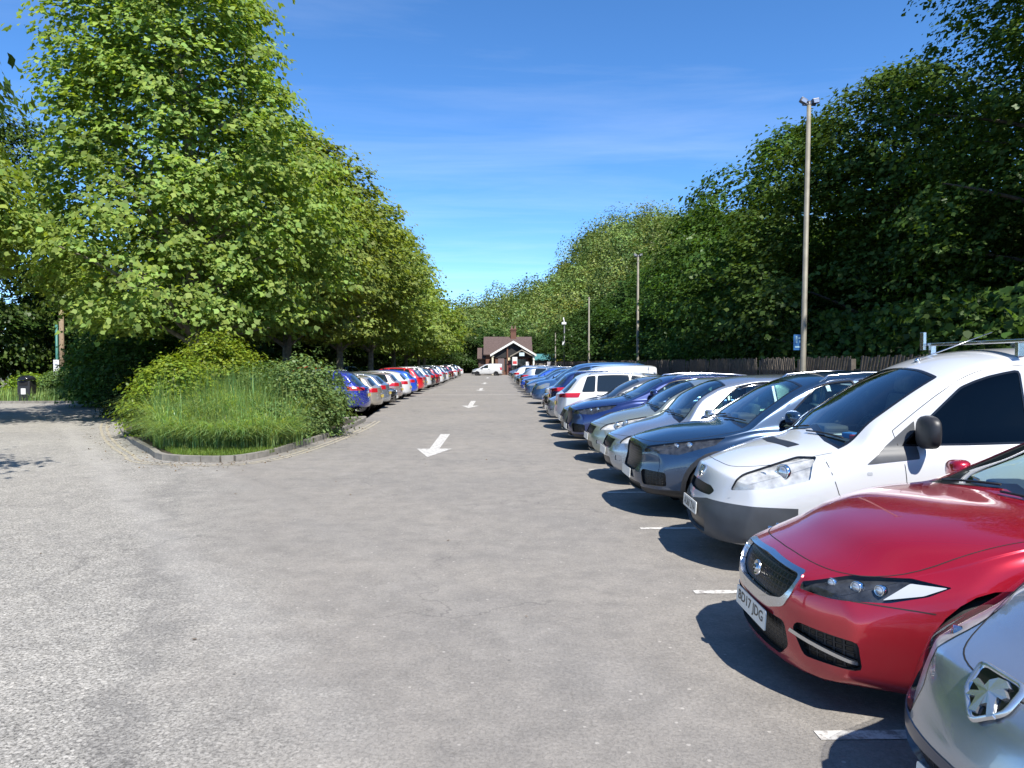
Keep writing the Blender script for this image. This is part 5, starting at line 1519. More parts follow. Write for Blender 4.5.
# ================================================================ building
bm_b = lambda: bmesh.new()
BRICK = flat('red_brick', (0.16, 0.075, 0.05), .9, noise=.3, nscale=20)
TILE = flat('clay_tiles', (0.09, 0.06, 0.052), .85, noise=.35, nscale=9, bump=.5)
WTRIM = flat('white_painted_wood', (0.78, 0.77, 0.72), .5)
DTIM = flat('dark_stained_boards', (0.022, 0.02, 0.02), .7, noise=.3)
CREAM = flat('cream_render', (0.66, 0.60, 0.45), .8, noise=.1)
YB = 110.0
bld = empty('station_house', (0, 0, 0)); tag(bld, 'brick and tile station house with a white edged gable at the end of the lane', 'building')
def part(name, parent, m, fn):
    bm = bmesh.new(); fn(bm); bmesh.ops.recalc_face_normals(bm, faces=bm.faces[:]); return obj_from_bm(name, bm, m, parent)
def gable_roof(bm, x0, x1, y0, y1, ze, zr, th=.14, along='x'):
    if along == 'x':
        ym = (y0 + y1) / 2; prof = [(y0, ze), (ym, zr), (y1, ze), (y1, ze - th), (ym, zr - th), (y0, ze - th)]
        a = [bm.verts.new((x0, y, z)) for y, z in prof]; b = [bm.verts.new((x1, y, z)) for y, z in prof]
    else:
        xm = (x0 + x1) / 2; prof = [(x0, ze), (xm, zr), (x1, ze), (x1, ze - th), (xm, zr - th), (x0, ze - th)]
        a = [bm.verts.new((x, y0, z)) for x, z in prof]; b = [bm.verts.new((x, y1, z)) for x, z in prof]
    for i in range(6): bm.faces.new((a[i], a[(i + 1) % 6], b[(i + 1) % 6], b[i]))
    for q in (a, b):
        bm.faces.new((q[0], q[1], q[4], q[5])); bm.faces.new((q[1], q[2], q[3], q[4]))
part('wall', bld, BRICK, lambda bm: (add_box(bm, (2.1, YB + 5.2, 1.6), (7.0, 5.4, 3.2)), add_box(bm, (2.5, YB + 1.35, 1.3), (4.9, 2.3, 2.6))))
part('roof', bld, TILE, lambda bm: gable_roof(bm, -1.75, 5.7, YB + 2.1, YB + 8.4, 3.1, 5.85))
part('gable_roof', bld, TILE, lambda bm: gable_roof(bm, -.55, 6.0, YB - .35, YB + 4.6, 3.05, 5.0, along='y'))
part('lean_to', bld, TILE, lambda bm: (add_box(bm, (-2.0, YB + 4.5, 1.3), (1.0, 3, 2.6), 0), gable_roof(bm, -2.7, -1.4, YB + 2.6, YB + 6.4, 2.5, 4.1)))
def bargeboards(bm):
    for s in (-1, 1):
        a, b = Vector((2.72, YB - .42, 5.02)), Vector((2.72 + s * 3.42, YB - .42, 3.0))
        d = (b - a).normalized(); up = Vector((0, 0, 1)); n = Vector((-d.z, 0, d.x)) * (1 if s > 0 else -1)
        q = [a + up * .05, b + up * .05, b - up * .26, a - up * .26]
        f = [bm.verts.new(p) for p in q]; g = [bm.verts.new(p - Vector((0, .07, 0))) for p in q]
        bm.faces.new(f); bm.faces.new(g[::-1])
        for i in range(4): bm.faces.new((f[i], f[(i + 1) % 4], g[(i + 1) % 4], g[i]))
part('bargeboard', bld, WTRIM, bargeboards)
def gable_fill(bm):
    f = [bm.verts.new((x, YB + .05, z)) for x, z in ((-.4, 2.55), (5.85, 2.55), (5.85, 3.02), (2.72, 4.85), (-.4, 3.02))]
    g = [bm.verts.new(v.co + Vector((0, .1, 0))) for v in f]
    bm.faces.new(f); bm.faces.new(g[::-1])
    for i in range(5): bm.faces.new((f[i], f[(i + 1) % 5], g[(i + 1) % 5], g[i]))
part('gable_boards', bld, DTIM, gable_fill)
for x in (-.35, 5.75): part('column', bld, CREAM if x < 0 else WTRIM, lambda bm: (add_box(bm, (x, YB - .1, 1.35), (.26, .26, 2.7), 0, .02), add_box(bm, (x, YB - .1, 2.78), (.4, .4, .16))))
part('porch_post', bld, BRICK, lambda bm: (add_box(bm, (1.85, YB - .05, 2.2), (.2, .2, 4.4)),))
part('porch', bld, DTIM, lambda bm: gable_roof(bm, 2.3, 5.6, YB - .9, YB - .1, 2.75, 3.7, .1, 'y'))
part('porch_bargeboard', bld, flat('weathered_wood', (.28, .25, .2), .8), lambda bm: gable_roof(bm, 2.2, 5.7, YB - .97, YB - .905, 2.80, 3.76, .16, 'y'))
fr = part('window', bld, flat('dark_shop_glass', (.02, .025, .03), .08), lambda bm: add_box(bm, (3.1, YB + .16, 1.5), (3.2, .06, 1.7)))
part('window_frame', fr, DTIM, lambda bm: [add_box(bm, (1.55 + i * .78, YB + .12, 1.5), (.07, .1, 1.75)) for i in range(5)] and None)
dr = part('door', bld, flat('maroon_door', (.10, .015, .02), .5), lambda bm: add_box(bm, (2.1, YB - .02, 1.05), (.5, .08, 2.1), 0, .01))
ch = part('chimney', bld, BRICK, lambda bm: (add_box(bm, (2.85, YB + 5.2, 6.0), (.85, .7, 2.2)), add_box(bm, (2.85, YB + 5.2, 7.0), (1.0, .85, .18)), add_box(bm, (2.85, YB + 5.2, 6.7), (.95, .8, .12))))
part('chimney_pot', ch, flat('clay_pot', (.3, .2, .14), .8), lambda bm: [add_lathe(bm, [(.14, 7.05), (.11, 7.5), (.13, 7.52), (.09, 7.45)], 12, 0, Matrix.Translation((x, YB + 5.2, 0))) for x in (2.6, 3.1)] and None)
# posters and boards by the entrance
def board(name, x, z, w, h, m, lb, y=YB - .25, legs=True, stripe=None):
    r = empty(name, (x, y, 0)); tag(r, lb, 'sign')
    bm = bmesh.new(); add_box(bm, (0, 0, z), (w, .04, h), 0, .008); obj_from_bm('sign_panel', bm, m, r)
    if stripe:
        bm = bmesh.new(); add_box(bm, (0, -.026, z + stripe[1] * h), (w * .8, .012, h * stripe[2]), 0); obj_from_bm('sign_print', bm, stripe[0], r)
    if legs:
        for s in (-1, 1):
            bm = bmesh.new(); add_tube(bm, [(s * w * .4, .03, 0), (s * w * .4, .03, z + h * .4)], .025, 8); obj_from_bm('post', bm, M_['satin'], r)
    return r
REDP = flat('red_print', (.55, .06, .06), .5); DARKP = flat('dark_print', (.05, .05, .06), .5); TEAL = flat('teal_board', (.05, .16, .17), .5)
board('notice_board', 2.92, 2.05, .72, 1.2, M_['white_plastic'], 'tall white notice with red print by the station house door', y=YB - 1.1, stripe=(REDP, -.18, .35))
board('wall_sign', 3.95, 3.05, .75, .5, flat('pale_blue_sign', (.55, .68, .72), .5), 'small pale blue sign in the porch gable', y=YB - 1.03, legs=False)
board('poster', 2.15, 2.35, .42, .42, flat('cream_poster', (.75, .6, .35), .6), 'small cream notice beside the tall white one', y=YB - .25, legs=False)
board('poster_board', .9, 1.6, .9, 1.7, flat('brown_poster', (.16, .12, .12), .6), 'dark poster board left of the station house door', y=YB - .5)
board('freestanding_sign', 4.75, 1.55, .45, .8, M_['white_plastic'], 'white board right of the station house door', y=YB - 1.4)
bx = empty('kiosk', (0, 0, 0)); tag(bx, 'low hut with turquoise roof to the right of the station house', 'hut')
part('wall', bx, flat('hut_boards', (.2, .18, .15), .8), lambda bm: add_box(bm, (7.9, YB + 6, 1.1), (3.2, 3, 2.2)))
part('roof', bx, flat('turquoise_sheet', (.06, .19, .19), .5), lambda bm: gable_roof(bm, 6.1, 9.7, YB + 4.2, YB + 7.8, 2.3, 3.2))
board('yellow_sign', 9.1, 1.9, .85, 1.0, flat('yellow_sign', (.80, .62, .02), .5), 'yellow sign on posts beyond the last cars of the right row', y=YB - 6, stripe=(DARKP, .1, .12))
board('grey_cabinet', 7.7, 1.5, .6, .9, flat('grey_box', (.4, .4, .42), .5), 'grey board between the hut and the yellow sign', y=YB - 5)

# ================================================================ fence with slanting pales
WOOD = flat('weathered_pales', (0.09, 0.075, 0.06), .9, noise=.4, nscale=9, bump=.4)
fe = empty('fence', (7.9, 0, 0)); tag(fe, 'weathered wooden fence of slanting pales behind the right row of cars', 'fence')
def pales(y0, y1, lean, h=1.9):
    bm = bmesh.new(); rng = random.Random(int(y0 * 10))
    y = y0 + .06
    while y < y1 - .06:
        wd = .075; l = lean * h; dh = rng.uniform(-.04, .04)
        yy = [y - wd / 2, y + wd / 2]
        lo, hi = 0.06, h + dh
        def cl(v): return max(y0, min(y1, v))
        q = []
        for x in (0, -.022):
            for (yb_, z) in ((yy[0] - l / 2, lo), (yy[1] - l / 2, lo), (yy[1] + l / 2, hi), (yy[0] + l / 2, hi)): q.append(bm.verts.new((x, cl(yb_), z)))
        for f in ((0, 1, 2, 3), (7, 6, 5, 4), (0, 4, 5, 1), (1, 5, 6, 2), (2, 6, 7, 3), (3, 7, 4, 0)):
            try: bm.faces.new([q[i] for i in f])
            except ValueError: pass
        y += .13 + rng.uniform(-.015, .015)
    for z in (.35, 1.0, 1.6): add_box(bm, (.035, (y0 + y1) / 2, z), (.05, y1 - y0, .08))
    bmesh.ops.recalc_face_normals(bm, faces=bm.faces[:])
    return obj_from_bm('fence_panel', bm, WOOD, fe)
pA, pB = pales(0, 2.7, .32), pales(0, 2.7, -.32)
bm = bmesh.new(); add_box(bm, (.0, 0, .93), (.11, .11, 1.86), 0, .01); po = obj_from_bm('post', bm, WOOD, fe)
for i in range(43):
    y = -3.4 + i * 2.8
    src = (pA, pB)[(i // 2) % 2]
    o = src if (i in (0, 2)) else src.copy()
    if o is not src: col.objects.link(o)
    o.location = (0, y + .05, 0)
    p = po if i == 0 else po.copy()
    if p is not po: col.objects.link(p)
    p.location = (0, y - .01, 0)

# ================================================================ lamp posts and poles
POST = flat('galvanised_post', (0.20, 0.185, 0.145), .6, metal=.15, noise=.2, nscale=4)
GREYM = flat('lamp_housing', (0.10, 0.10, 0.11), .45, metal=.4)
def lamp_post(x, y, h, lb, head=True, r=.072, tilt=0):
    o = empty('lamp_post', (x, y, 0)); tag(o, lb, 'lamp post', 'lamp posts along the fence')
    bm = bmesh.new(); add_tube(bm, [(0, 0, 0), (0, 0, 1.2), (0, 0, 1.22), (0, 0, h)], [r * 1.15, r * 1.1, r, r * .72], 14); add_box(bm, (-r * 1.1, 0, .7), (.02, .1, .5)); obj_from_bm('post', bm, POST, o)
    if head:
        bm = bmesh.new(); add_tube(bm, [(-.16, 0, h + .02), (.16, 0, h + .02)], .035, 8); add_tube(bm, [(0, 0, h - .1), (0, 0, h + .1)], .05, 8); obj_from_bm('bracket', bm, GREYM, o)
        for s, a in ((-1, 28), (1, -10)):
            bm = bmesh.new(); add_box(bm, (s * .15, -.02, h + .1), (.17, .12, .12), 0, .02, Matrix.Rotation(R(a), 3, 'Y')); hd = obj_from_bm('lamp_head', bm, GREYM, o)
            bm = bmesh.new(); add_box(bm, (s * .15, -.09, h + .085), (.13, .01, .08), 0, 0, Matrix.Rotation(R(a), 3, 'Y')); obj_from_bm('lamp_glass', bm, M_['lens_solid'], hd)
    return o
lp = lamp_post(7.62, 18.2, 8.1, 'tallest lamp post, nearest, carrying a small blue sign'); lp.rotation_euler = (0, R(.7), 0)
bm = bmesh.new(); add_box(bm, (-.20, -.02, 2.30), (.30, .012, .44), 0, 0); add_box(bm, (-.06, 0, 2.40), (.1, .03, .02), 1); add_box(bm, (-.06, 0, 2.2), (.1, .03, .02), 1)
add_box(bm, (-.27, -.03, 2.38), (.045, .004, .2), 2); add_box(bm, (-.17, -.03, 2.42), (.10, .004, .05), 2); add_box(bm, (-.17, -.03, 2.32), (.06, .004, .06), 2); add_box(bm, (-.20, -.03, 2.17), (.22, .004, .04), 2)
sg = obj_from_bm('car_park_sign', bm, [flat('sign_blue', (.03, .13, .32), .4), M_['satin'], flat('sign_pale', (.35, .55, .62), .5)])
sg.location = (7.73, 18.2, .26); sg.scale = (.88, 1, .88); sg.rotation_euler = (0, 0, R(-20)); tag(sg, 'small blue sign with pale marks fixed to the tallest lamp post', 'sign')
lamp_post(7.6, 39.3, 7.4, 'second tallest lamp post, standing between dark trees and fence')
lamp_post(7.6, 59.8, 7.1, 'third lamp post along the fence, without a visible lamp', head=False, r=.08)
lamp_post(7.6, 93, 6.0, 'thin far lamp post left of the camera pole', head=False, r=.08)
cp = empty('camera_pole', (7.5, 80, 0)); tag(cp, 'white topped camera pole beyond the blue people carrier', 'pole')
bm = bmesh.new(); add_tube(bm, [(0, 0, 0), (0, 0, 5.9)], [.1, .07], 10); obj_from_bm('post', bm, GREYM, cp)
bm = bmesh.new(); add_box(bm, (-.05, 0, 6.05), (.5, .3, .25), 0, .04); add_tube(bm, [(0, 0, 6.1), (-.12, 0, 6.7)], [.1, .03], 8); obj_from_bm('camera', bm, M_['white_plastic'], cp)
bm = bmesh.new(); add_box(bm, (-.12, 0, 3.9), (.22, .2, .4), 0, .03); obj_from_bm('control_box', bm, M_['white_plastic'], cp)
# far left: wooden pole, green sign pole, bin
wp = empty('wooden_pole', (-21.25, 36.8, 0)); tag(wp, 'brown wooden pole rising from the bushes at the far left', 'pole')
bm = bmesh.new(); add_tube(bm, [(0, 0, 0), (.03, 0, 4.6)], [.13, .10], 12); add_tube(bm, [(.03, 0, 4.6), (.03, 0, 4.68)], [.12, .12], 12); obj_from_bm('shaft', bm, flat('pole_wood', (.23, .17, .11), .9, noise=.3, nscale=6, bump=.4), wp)
sp_ = empty('sign_pole', (-21.0, 36.0, 0)); tag(sp_, 'green sign pole with a tall white panel, left of the wooden pole', 'sign')
bm = bmesh.new(); add_tube(bm, [(0, 0, 0), (0, 0, 3.6)], .06, 10); obj_from_bm('post', bm, flat('green_post', (.04, .16, .13), .5), sp_)
bm = bmesh.new(); add_box(bm, (0, -.07, 1.55), (.26, .02, .75), 0, 0); obj_from_bm('sign_panel', bm, M_['white_plastic'], sp_)
bm = bmesh.new(); add_box(bm, (0, -.084, 1.72), (.16, .006, .05), 0); add_box(bm, (0, -.084, 1.55), (.18, .006, .03), 0); obj_from_bm('sign_print', bm, flat('grey_print', (.4, .42, .5), .5), sp_)
bn = empty('litter_bin', (-20.95, 33.6, .05)); tag(bn, 'black litter bin with a white notice in front of the far left bushes', 'litter bin')
bm = bmesh.new(); add_box(bm, (0, 0, .47), (.56, .50, .94), 0, .05); obj_from_bm('bin_body', bm, M_['black'], bn)
bm = bmesh.new(); add_lathe(bm, [(.36, .955), (.37, 1.0), (.30, 1.10), (.16, 1.16), (0, 1.18)], 20); obj_from_bm('lid', bm, M_['black_gloss'], bn)
bm = bmesh.new(); add_box(bm, (.0, -.26, .80), (.36, .02, .16), 0, .005); obj_from_bm('opening', bm, M_['void'], bn)
bm = bmesh.new(); add_box(bm, (.0, -.262, .46), (.2, .014, .26), 0, 0); obj_from_bm('notice', bm, M_['paper'], bn)

# ================================================================ badges
def lion_badge(parent, pos, nrm, s, framed=True):
    """chrome rampant animal emblem on a dark shield in a bright frame"""
    n = Vector(nrm).normalized(); x = Vector((0, 0, 1)).cross(n).normalized(); y = n.cross(x).normalized()
    M = frame_matrix(Vector(pos), x, y, n) @ Matrix.Diagonal((s, s, 1, 1))
    bm = bmesh.new()
    fr = rounded([(-.5, .42), (.5, .42), (.46, -.1), (.0, -.5), (-.46, -.1)], .12, 3)
    if framed:
        o_ = [bm.verts.new(M @ Vector((p[0] * 1.15, p[1] * 1.15, -.004))) for p in fr]; m_ = [bm.verts.new(M @ Vector((p[0] * 1.06, p[1] * 1.06, .014))) for p in fr]; i_ = [bm.verts.new(M @ Vector((p[0] * .92, p[1] * .92, .002))) for p in fr]
        k = len(fr)
        for i in range(k):
            j = (i + 1) % k; bm.faces.new((o_[i], o_[j], m_[j], m_[i])).smooth = True; bm.faces.new((m_[i], m_[j], i_[j], i_[i])).smooth = True
        add_prism(bm, [(p[0] * .95, p[1] * .95) for p in fr], M @ Matrix.Translation((0, 0, -.004)), .006, 1)
    body = [(-.12, -.40), (.05, -.36), (.02, -.22), (.14, -.12), (.30, -.34), (.40, -.26), (.26, -.02), (.22, .12), (.34, .06), (.42, .14), (.26, .24), (.34, .30), (.20, .38), (.02, .36), (-.12, .24), (-.14, .10), (-.36, .16), (-.44, .06), (-.26, .02), (-.16, -.02), (-.34, -.10), (-.36, -.20), (-.16, -.14), (-.14, -.24)]
    k = len(body)
    lo = [bm.verts.new(M @ Vector((a, b, .001))) for a, b in body]; hi = [bm.verts.new(M @ Vector((a * .95, b * .95, .012))) for a, b in body]
    for i in range(k): bm.faces.new((lo[i], lo[(i + 1) % k], hi[(i + 1) % k], hi[i]))
    c = bm.verts.new(M @ Vector((.03, .06, .017)))
    for i in range(k): bm.faces.new((hi[i], hi[(i + 1) % k], c))
    bmesh.ops.recalc_face_normals(bm, faces=bm.faces[:])
    obj_from_bm('badge', bm, [M_['badge_metal'], M_['black_gloss']], parent)
def round_badge(parent, pos, nrm, r):
    n = Vector(nrm).normalized(); x = Vector((0, 0, 1)).cross(n).normalized(); y = n.cross(x).normalized()
    M = frame_matrix(Vector(pos), x, y, n)
    bm = bmesh.new()
    add_lathe(bm, [(r, -.004), (r, .006), (r * .88, .010), (r * .8, .006), (0, .006)], 24, 0, M)
    add_lathe(bm, [(r * .62, .006), (r * .55, .014), (r * .3, .018), (0, .016)], 10, 0, M @ Matrix.Translation((0, -r * .08, 0)))
    for s in (-1, 1): add_lathe(bm, [(r * .17, .012), (r * .1, .021), (0, .021)], 8, 1, M @ Matrix.Translation((s * r * .25, r * .12, 0)))
    add_lathe(bm, [(r * .2, .014), (r * .12, .024), (0, .022)], 8, 1, M @ Matrix.Translation((0, -r * .3, 0)))
    obj_from_bm('badge', bm, [M_['satin'], M_['black_gloss']], parent)

# ================================================================ right row, near cars
NX = 1.52
cars = {}
saloon, B = build_car('parked_car', spec_saloon(), PAINTS['red'], 2)
tag(saloon, 'glossy red saloon with mesh grille, second car from the camera', 'car', 'cars parked nose out on the right')
saloon.location = (NX - .02, 4.27, 0); saloon.rotation_euler = (0, 0, R(-1.5))
h, hn = B.hit((-3, 0, .575), (1, 0, 0)); round_badge(saloon, h + Vector((-.004, 0, 0)), (-1, 0, .15), .045)
hatchP, B = build_car('parked_car', spec_peugeot_hatch(), PAINTS['silver'], 2)
tag(hatchP, 'silver hatchback with a large chrome animal badge, nearest in the right corner', 'car', 'cars parked nose out on the right')
hatchP.location = (NX + .0, 2.36, 0)
h, hn = B.hit((-3, 0, .68), (1, 0, 0)); lion_badge(hatchP, h + Vector((-.008, 0, 0)), (hn.x, 0, hn.z), .195)
van, B = build_car('parked_van', spec_work_van(), PAINTS['white'], 2)
tag(van, 'white work van with grey bumper and roof bars beside the red saloon', 'van')
van.location = (1.82, 6.80, 0); van.rotation_euler = (0, 0, R(-2.5))
h, hn = B.hit((-3, 0, .775), (1, 0, 0)); lion_badge(van, h + Vector((-.004, 0, 0)), (hn.x, 0, hn.z), .125)
# bonnet air intake strip, aerial, clutter on the dash
bm = bmesh.new(); P = []
for t in range(9):
    y = -.50 + .66 * t / 8 + .1; 
    row = []
    for x in (.70, .80):
        hh_, _ = B.hit((x + .12 * abs(y) , y, 3), (0, 0, -1)); row.append(hh_ + Vector((0, 0, .004)))
    P.append(row)
for a, b in zip(P, P[1:]): bm.faces.new([bm.verts.new(p) for p in (a[0], a[1], b[1], b[0])])
obj_from_bm('bonnet_vent', bm, M_['black'], van)
bm = bmesh.new(); h, _ = B.hit((2.05, 0.0, 4), (0, 0, -1)); add_tube(bm, [h, h + Vector((.02, 0, .03))], [.03, .018], 8); add_tube(bm, [h + Vector((.01, 0, .02)), h + Vector((.62, -.10, .27))], [.006, .004], 5); obj_from_bm('aerial', bm, M_['satin'], van)
rk = empty('roof_rack', (1.82, 6.80, 0), R(-2.5)); tag(rk, 'silver roof bars with one upright end stop on top of the white van', 'roof rack')
for i, xx in enumerate((2.55, 3.45, 4.35)):
    bm = bmesh.new(); add_box(bm, (xx, 0, 1.955), (.06, 1.62, .03), 0, .006); obj_from_bm('cross_bar', bm, M_['satin'], rk)
for s in (-1, 1):
    for xx in (2.55, 3.45, 4.35):
        bm = bmesh.new(); add_box(bm, (xx, s * .66, 1.89), (.05, .05, .14), 0, .005); obj_from_bm('foot', bm, M_['satin'], rk)
bm = bmesh.new(); add_box(bm, (2.5, .74, 1.99), (.03, .07, .18), 0, .004); obj_from_bm('end_stop', bm, M_['satin'], rk)
for nm, c, s, m, lb in (('paper_sheet', (1.36, -.30, 1.13), (.22, .28, .015), 'paper', 'white papers lying on the dashboard of the white van'), ('crisp_packet', (1.32, -.52, 1.13), (.12, .14, .05), 'red_cloth', 'red packet on the dashboard of the white van'), ('blue_packet', (1.30, -.38, 1.14), (.10, .12, .05), 'blue_cloth', 'blue packet on the dashboard of the white van')):
    bm = bmesh.new(); add_box(bm, c, s, 0, .01, Matrix.Rotation(.4, 3, 'Z')); o = obj_from_bm(nm, bm, M_[m]); o.location = (1.82, 6.80, 0); o.rotation_euler = (0, 0, R(-2.5)); tag(o, lb, 'papers' if m == 'paper' else 'packet')
suv, B = build_car('parked_car', spec_suv(), PAINTS['steel blue'], 2)
tag(suv, 'steel blue family car with hexagonal grille, directly beyond the white van', 'car', 'cars parked nose out on the right')
suv.location = (NX + .10, 9.0, 0)
sp = spec_hatch(4.4, .90, 1.60, mpv=True); sp['grille_mat'] = 'grille_plain'
cmax, B = build_car('parked_car', sp, PAINTS['silver'], 2)
tag(cmax, 'silver people carrier with dark lower grille, beyond the steel blue car', 'car', 'cars parked nose out on the right')
cmax.location = (NX + .13, 11.2, 0)
hG, B = build_car('parked_car', spec_hatch(4.05, .86, 1.52), PAINTS['green grey'], 2)
tag(hG, 'pale green grey hatchback between the silver people carrier and the deep blue car', 'car', 'cars parked nose out on the right')
hG.location = (NX + .14, 13.35, 0)
sp = spec_suv(4.65, .93, 1.56); sp['rails'] = (2.1, 3.8, .6, 1.56)
bmw, B = build_car('parked_car', sp, PAINTS['deep blue'], 2)
tag(bmw, 'deep blue car with silver roof rails and oval headlight', 'car', 'cars parked nose out on the right')
bmw.location = (NX - .03, 15.5, 0)

# ================================================================ kinds for the rest of the rows (closed dark glass)
sp = spec_hatch(); KH, _ = build_car('parked_car', sp, PAINTS['grey'], 1)
KE, _ = build_car('parked_car', spec_estate(), PAINTS['rose silver'], 1)
KS, _ = build_car('parked_car', spec_suv(4.45, .92, 1.64), PAINTS['white'], 1)
KM, _ = build_car('parked_van', spec_minivan(), PAINTS['mid blue'], 1)
KP, _ = build_car('parked_van', spec_panel_van(), PAINTS['white'], 1)
sp = spec_saloon(); sp['plate_text'] = None; KB, _ = build_car('parked_car', sp, PAINTS['black'], 1)
LEN = {id(KH): 4.2, id(KE): 4.55, id(KS): 4.45, id(KM): 4.95, id(KP): 4.4, id(KB): 4.67}
protos = [KH, KE, KS, KM, KP, KB]; first = {id(k): True for k in protos}
paint_names = {}
def repaint(o, m):
    for c in [o] + list(o.children_recursive):
        if c.type == 'MESH':
            for sl in c.material_slots:
                if sl.material and sl.material.name.endswith('_paint'):
                    sl.link = 'OBJECT'; sl.material = m
def park(kind, x, y, out, color, label, group=None, cat='car', dx=0, dr=0.0):
    """out: 'nose' = nose towards the lane at x, 'tail' = tail towards it; side from the sign of x"""
    o = kind if first[id(kind)] else copy_tree(kind)
    first[id(kind)] = False
    L = LEN[id(kind)]
    if x > 0:
        if out == 'nose': o.location = (x, y, 0); rz = 0
        else: o.location = (x + L, y, 0); rz = math.pi
    else:
        if out == 'nose': o.location = (x, y, 0); rz = math.pi
        else: o.location = (x - L, y, 0); rz = 0
    o.rotation_euler = (0, 0, rz + dr)
    repaint(o, PAINTS[color])
    tag(o, label, cat, group)
    return o
GRR, GRL = 'cars parked along the right side of the lane', 'cars parked along the left side of the lane'
by = lambda i: BAY0 + BAY * (i - .5)
right = [
 (KH, 7, 'nose', 'grey', 'small grey car between the deep blue car and the white off-roader'),
 (KS, 8, 'tail', 'white', 'white off-roader parked tail out with red tail light, beyond the grey car'),
 (KH, 9, 'nose', 'silver', 'silver hatchback hidden behind the white off-roader'),
 (KS, 10, 'tail', 'deep blue', 'navy car with red tail lights just beyond the white off-roader'),
 (KB, 11, 'nose', 'dark grey', 'dark grey car between the navy car and the blue people carrier'),
 (KP, 12.1, 'nose', 'white', 'white van parked nose out just before the blue people carrier'),
 (KM, 13.6, 'nose', 'mid blue', 'tall blue people carrier with a long roof on the right side'),
 (KH, 16.4, 'nose', 'mid blue', 'blue hatchback just beyond the tall people carrier'),
 (KE, 17.5, 'nose', 'grey', 'grey estate second beyond the tall people carrier'),
 (KS, 18.6, 'nose', 'dark grey', 'dark grey off-roader third beyond the tall people carrier'),
 (KH, 19.7, 'nose', 'bright blue', 'bright blue car far along the right row'),
 (KS, 21, 'nose', 'deep blue', 'deep blue off-roader far along the right row'),
 (KH, 22.3, 'tail', 'silver', 'small silver hatchback far along the right row'),
 (KE, 23.5, 'nose', 'black', 'black estate far along the right row'),
 (KS, 25, 'nose', 'grey', 'pale grey off-roader far along the right row'),
 (KH, 26.4, 'nose', 'light blue', 'light blue hatchback far along the right row'),
 (KH, 28, 'tail', 'white', 'white hatchback far along the right row'),
 (KE, 30, 'nose', 'dark grey', 'dark estate near the far end of the right row'),
 (KS, 32, 'nose', 'silver', 'silver off-roader near the far end of the right row'),
 (KH, 34.5, 'nose', 'mid blue', 'mid blue hatchback near the far end of the right row'),
 (KE, 37, 'nose', 'black', 'black estate last but one of the right row'),
 (KH, 40, 'nose', 'grey', 'last grey car of the right row, before the station house')]
random.seed(4)
for k, i, out, c, lb in right:
    o = park(k, NX + (.35 if k is KP else random.uniform(-.02, .22)), by(i), out, c, lb, GRR, 'van' if k in (KM, KP) else 'car', dr=random.uniform(-.012, .012))
    if k is KM: o.scale = (1, 1, .92)
    if k is KS: o.scale = (1, 1, .94)
    if k is KP: o.scale = (1, 1, .93)
ly = lambda i: 24.75 + 2.25 * i
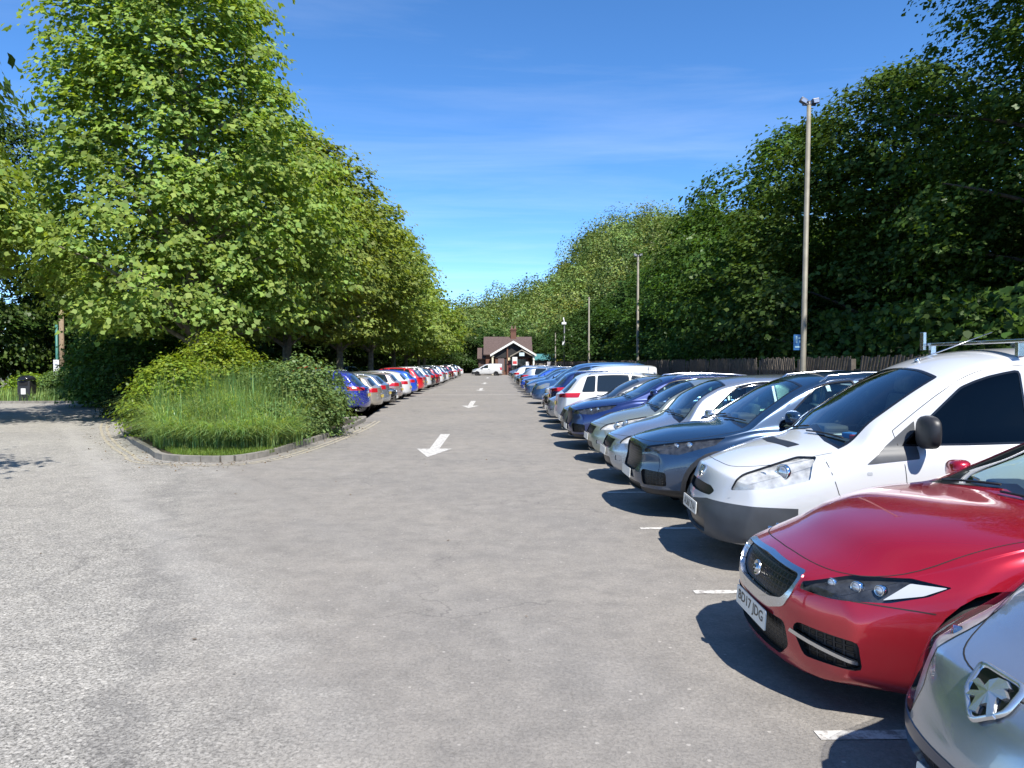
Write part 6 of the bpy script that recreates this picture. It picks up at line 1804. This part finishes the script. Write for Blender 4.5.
left = [
 (KS, 0, 'tail', 'royal blue', 'royal blue car at the head of the left row, beside the shrubs'),
 (KE, 1, 'tail', 'beige', 'beige car second in the left row'),
 (KH, 2, 'tail', 'silver', 'silver hatchback third in the left row, with a visible dark wheel'),
 (KB, 3, 'nose', 'black', 'black saloon nose out in the left row'),
 (KE, 4, 'tail', 'rose silver', 'rose silver estate with a large red tail light'),
 (KH, 5.2, 'tail', 'white', 'small white hatchback just before the bright blue car'),
 (KH, 6.5, 'tail', 'bright blue', 'bright blue hatchback in the left row'),
 (KS, 8, 'tail', 'bright red', 'bright red car in the left row'),
 (KE, 9.4, 'tail', 'silver', 'silver estate just beyond the bright red car'),
 (KS, 10.8, 'tail', 'white', 'white off-roader far along the left row'),
 (KH, 12.1, 'tail', 'dark grey', 'dark grey hatchback far along the left row'),
 (KE, 13.4, 'tail', 'maroon', 'maroon estate far along the left row'),
 (KH, 15, 'tail', 'white', 'white hatchback beyond the maroon estate'),
 (KS, 16.5, 'tail', 'silver', 'silver off-roader far along the left row'),
 (KH, 18, 'tail', 'white', 'white hatchback before the grey one on the far left side'),
 (KH, 19.5, 'tail', 'grey', 'mid grey hatchback far along the left row'),
 (KE, 21, 'tail', 'black', 'black estate far along the left row'),
 (KS, 22.6, 'tail', 'maroon', 'maroon off-roader far along the left row'),
 (KH, 24.2, 'nose', 'silver', 'silver hatchback nose out far along the left row'),
 (KE, 26, 'tail', 'white', 'white estate near the far end of the left row'),
 (KH, 28, 'tail', 'dark grey', 'dark hatchback near the far end of the left row'),
 (KS, 30, 'tail', 'grey', 'grey off-roader at the far end of the left row'),
 (KH, 33, 'tail', 'white', 'last white hatchback of the left row')]
for k, i, out, c, lb in left:
    o = park(k, -4.12 + random.uniform(-.12, .08), ly(i), out, c, lb, GRL, dr=random.uniform(-.012, .012))
    o.scale = (1, 1, random.uniform(.93, 1.0))
# the small white van crossing the end of the lane
o = park(KP, -5.2, 103.5, 'nose', 'white', 'small white van standing across the far end of the lane', None, 'van'); o.location = (-3.3, 104.5, 0); o.rotation_euler = (0, 0, R(-6))
# cars beyond the tree strip and under the trees at the far left
park(KH, -13.4, 47.5, 'tail', 'light blue', 'pale turquoise car seen between shrubs and the second plane trunk', 'cars beyond the left trees')
park(KS, -13.2, 60, 'tail', 'bright red', 'red car seen behind the third plane trunk', 'cars beyond the left trees')
park(KE, -13.2, 66, 'tail', 'maroon', 'maroon car behind the plane trunks, above the black saloon', 'cars beyond the left trees')
park(KH, -13.4, 76, 'tail', 'grey', 'grey car glimpsed between the farther plane trunks', 'cars beyond the left trees')
for x, y, k, c, lb in ((-38.5, 60, KE, 'light blue', 'pale blue car under the trees at the left edge'), (-34.2, 60.5, KH, 'bright red', 'small red car under the trees at the far left'), (-31, 58.5, KE, 'white', 'white car under the trees, left of the sign pole'), (-27.5, 59, KS, 'dark grey', 'dark car under the trees behind the sign pole')):
    o = park(k, x, y, 'nose', c, lb, 'cars under the far left trees'); o.rotation_euler = (0, 0, R(75))
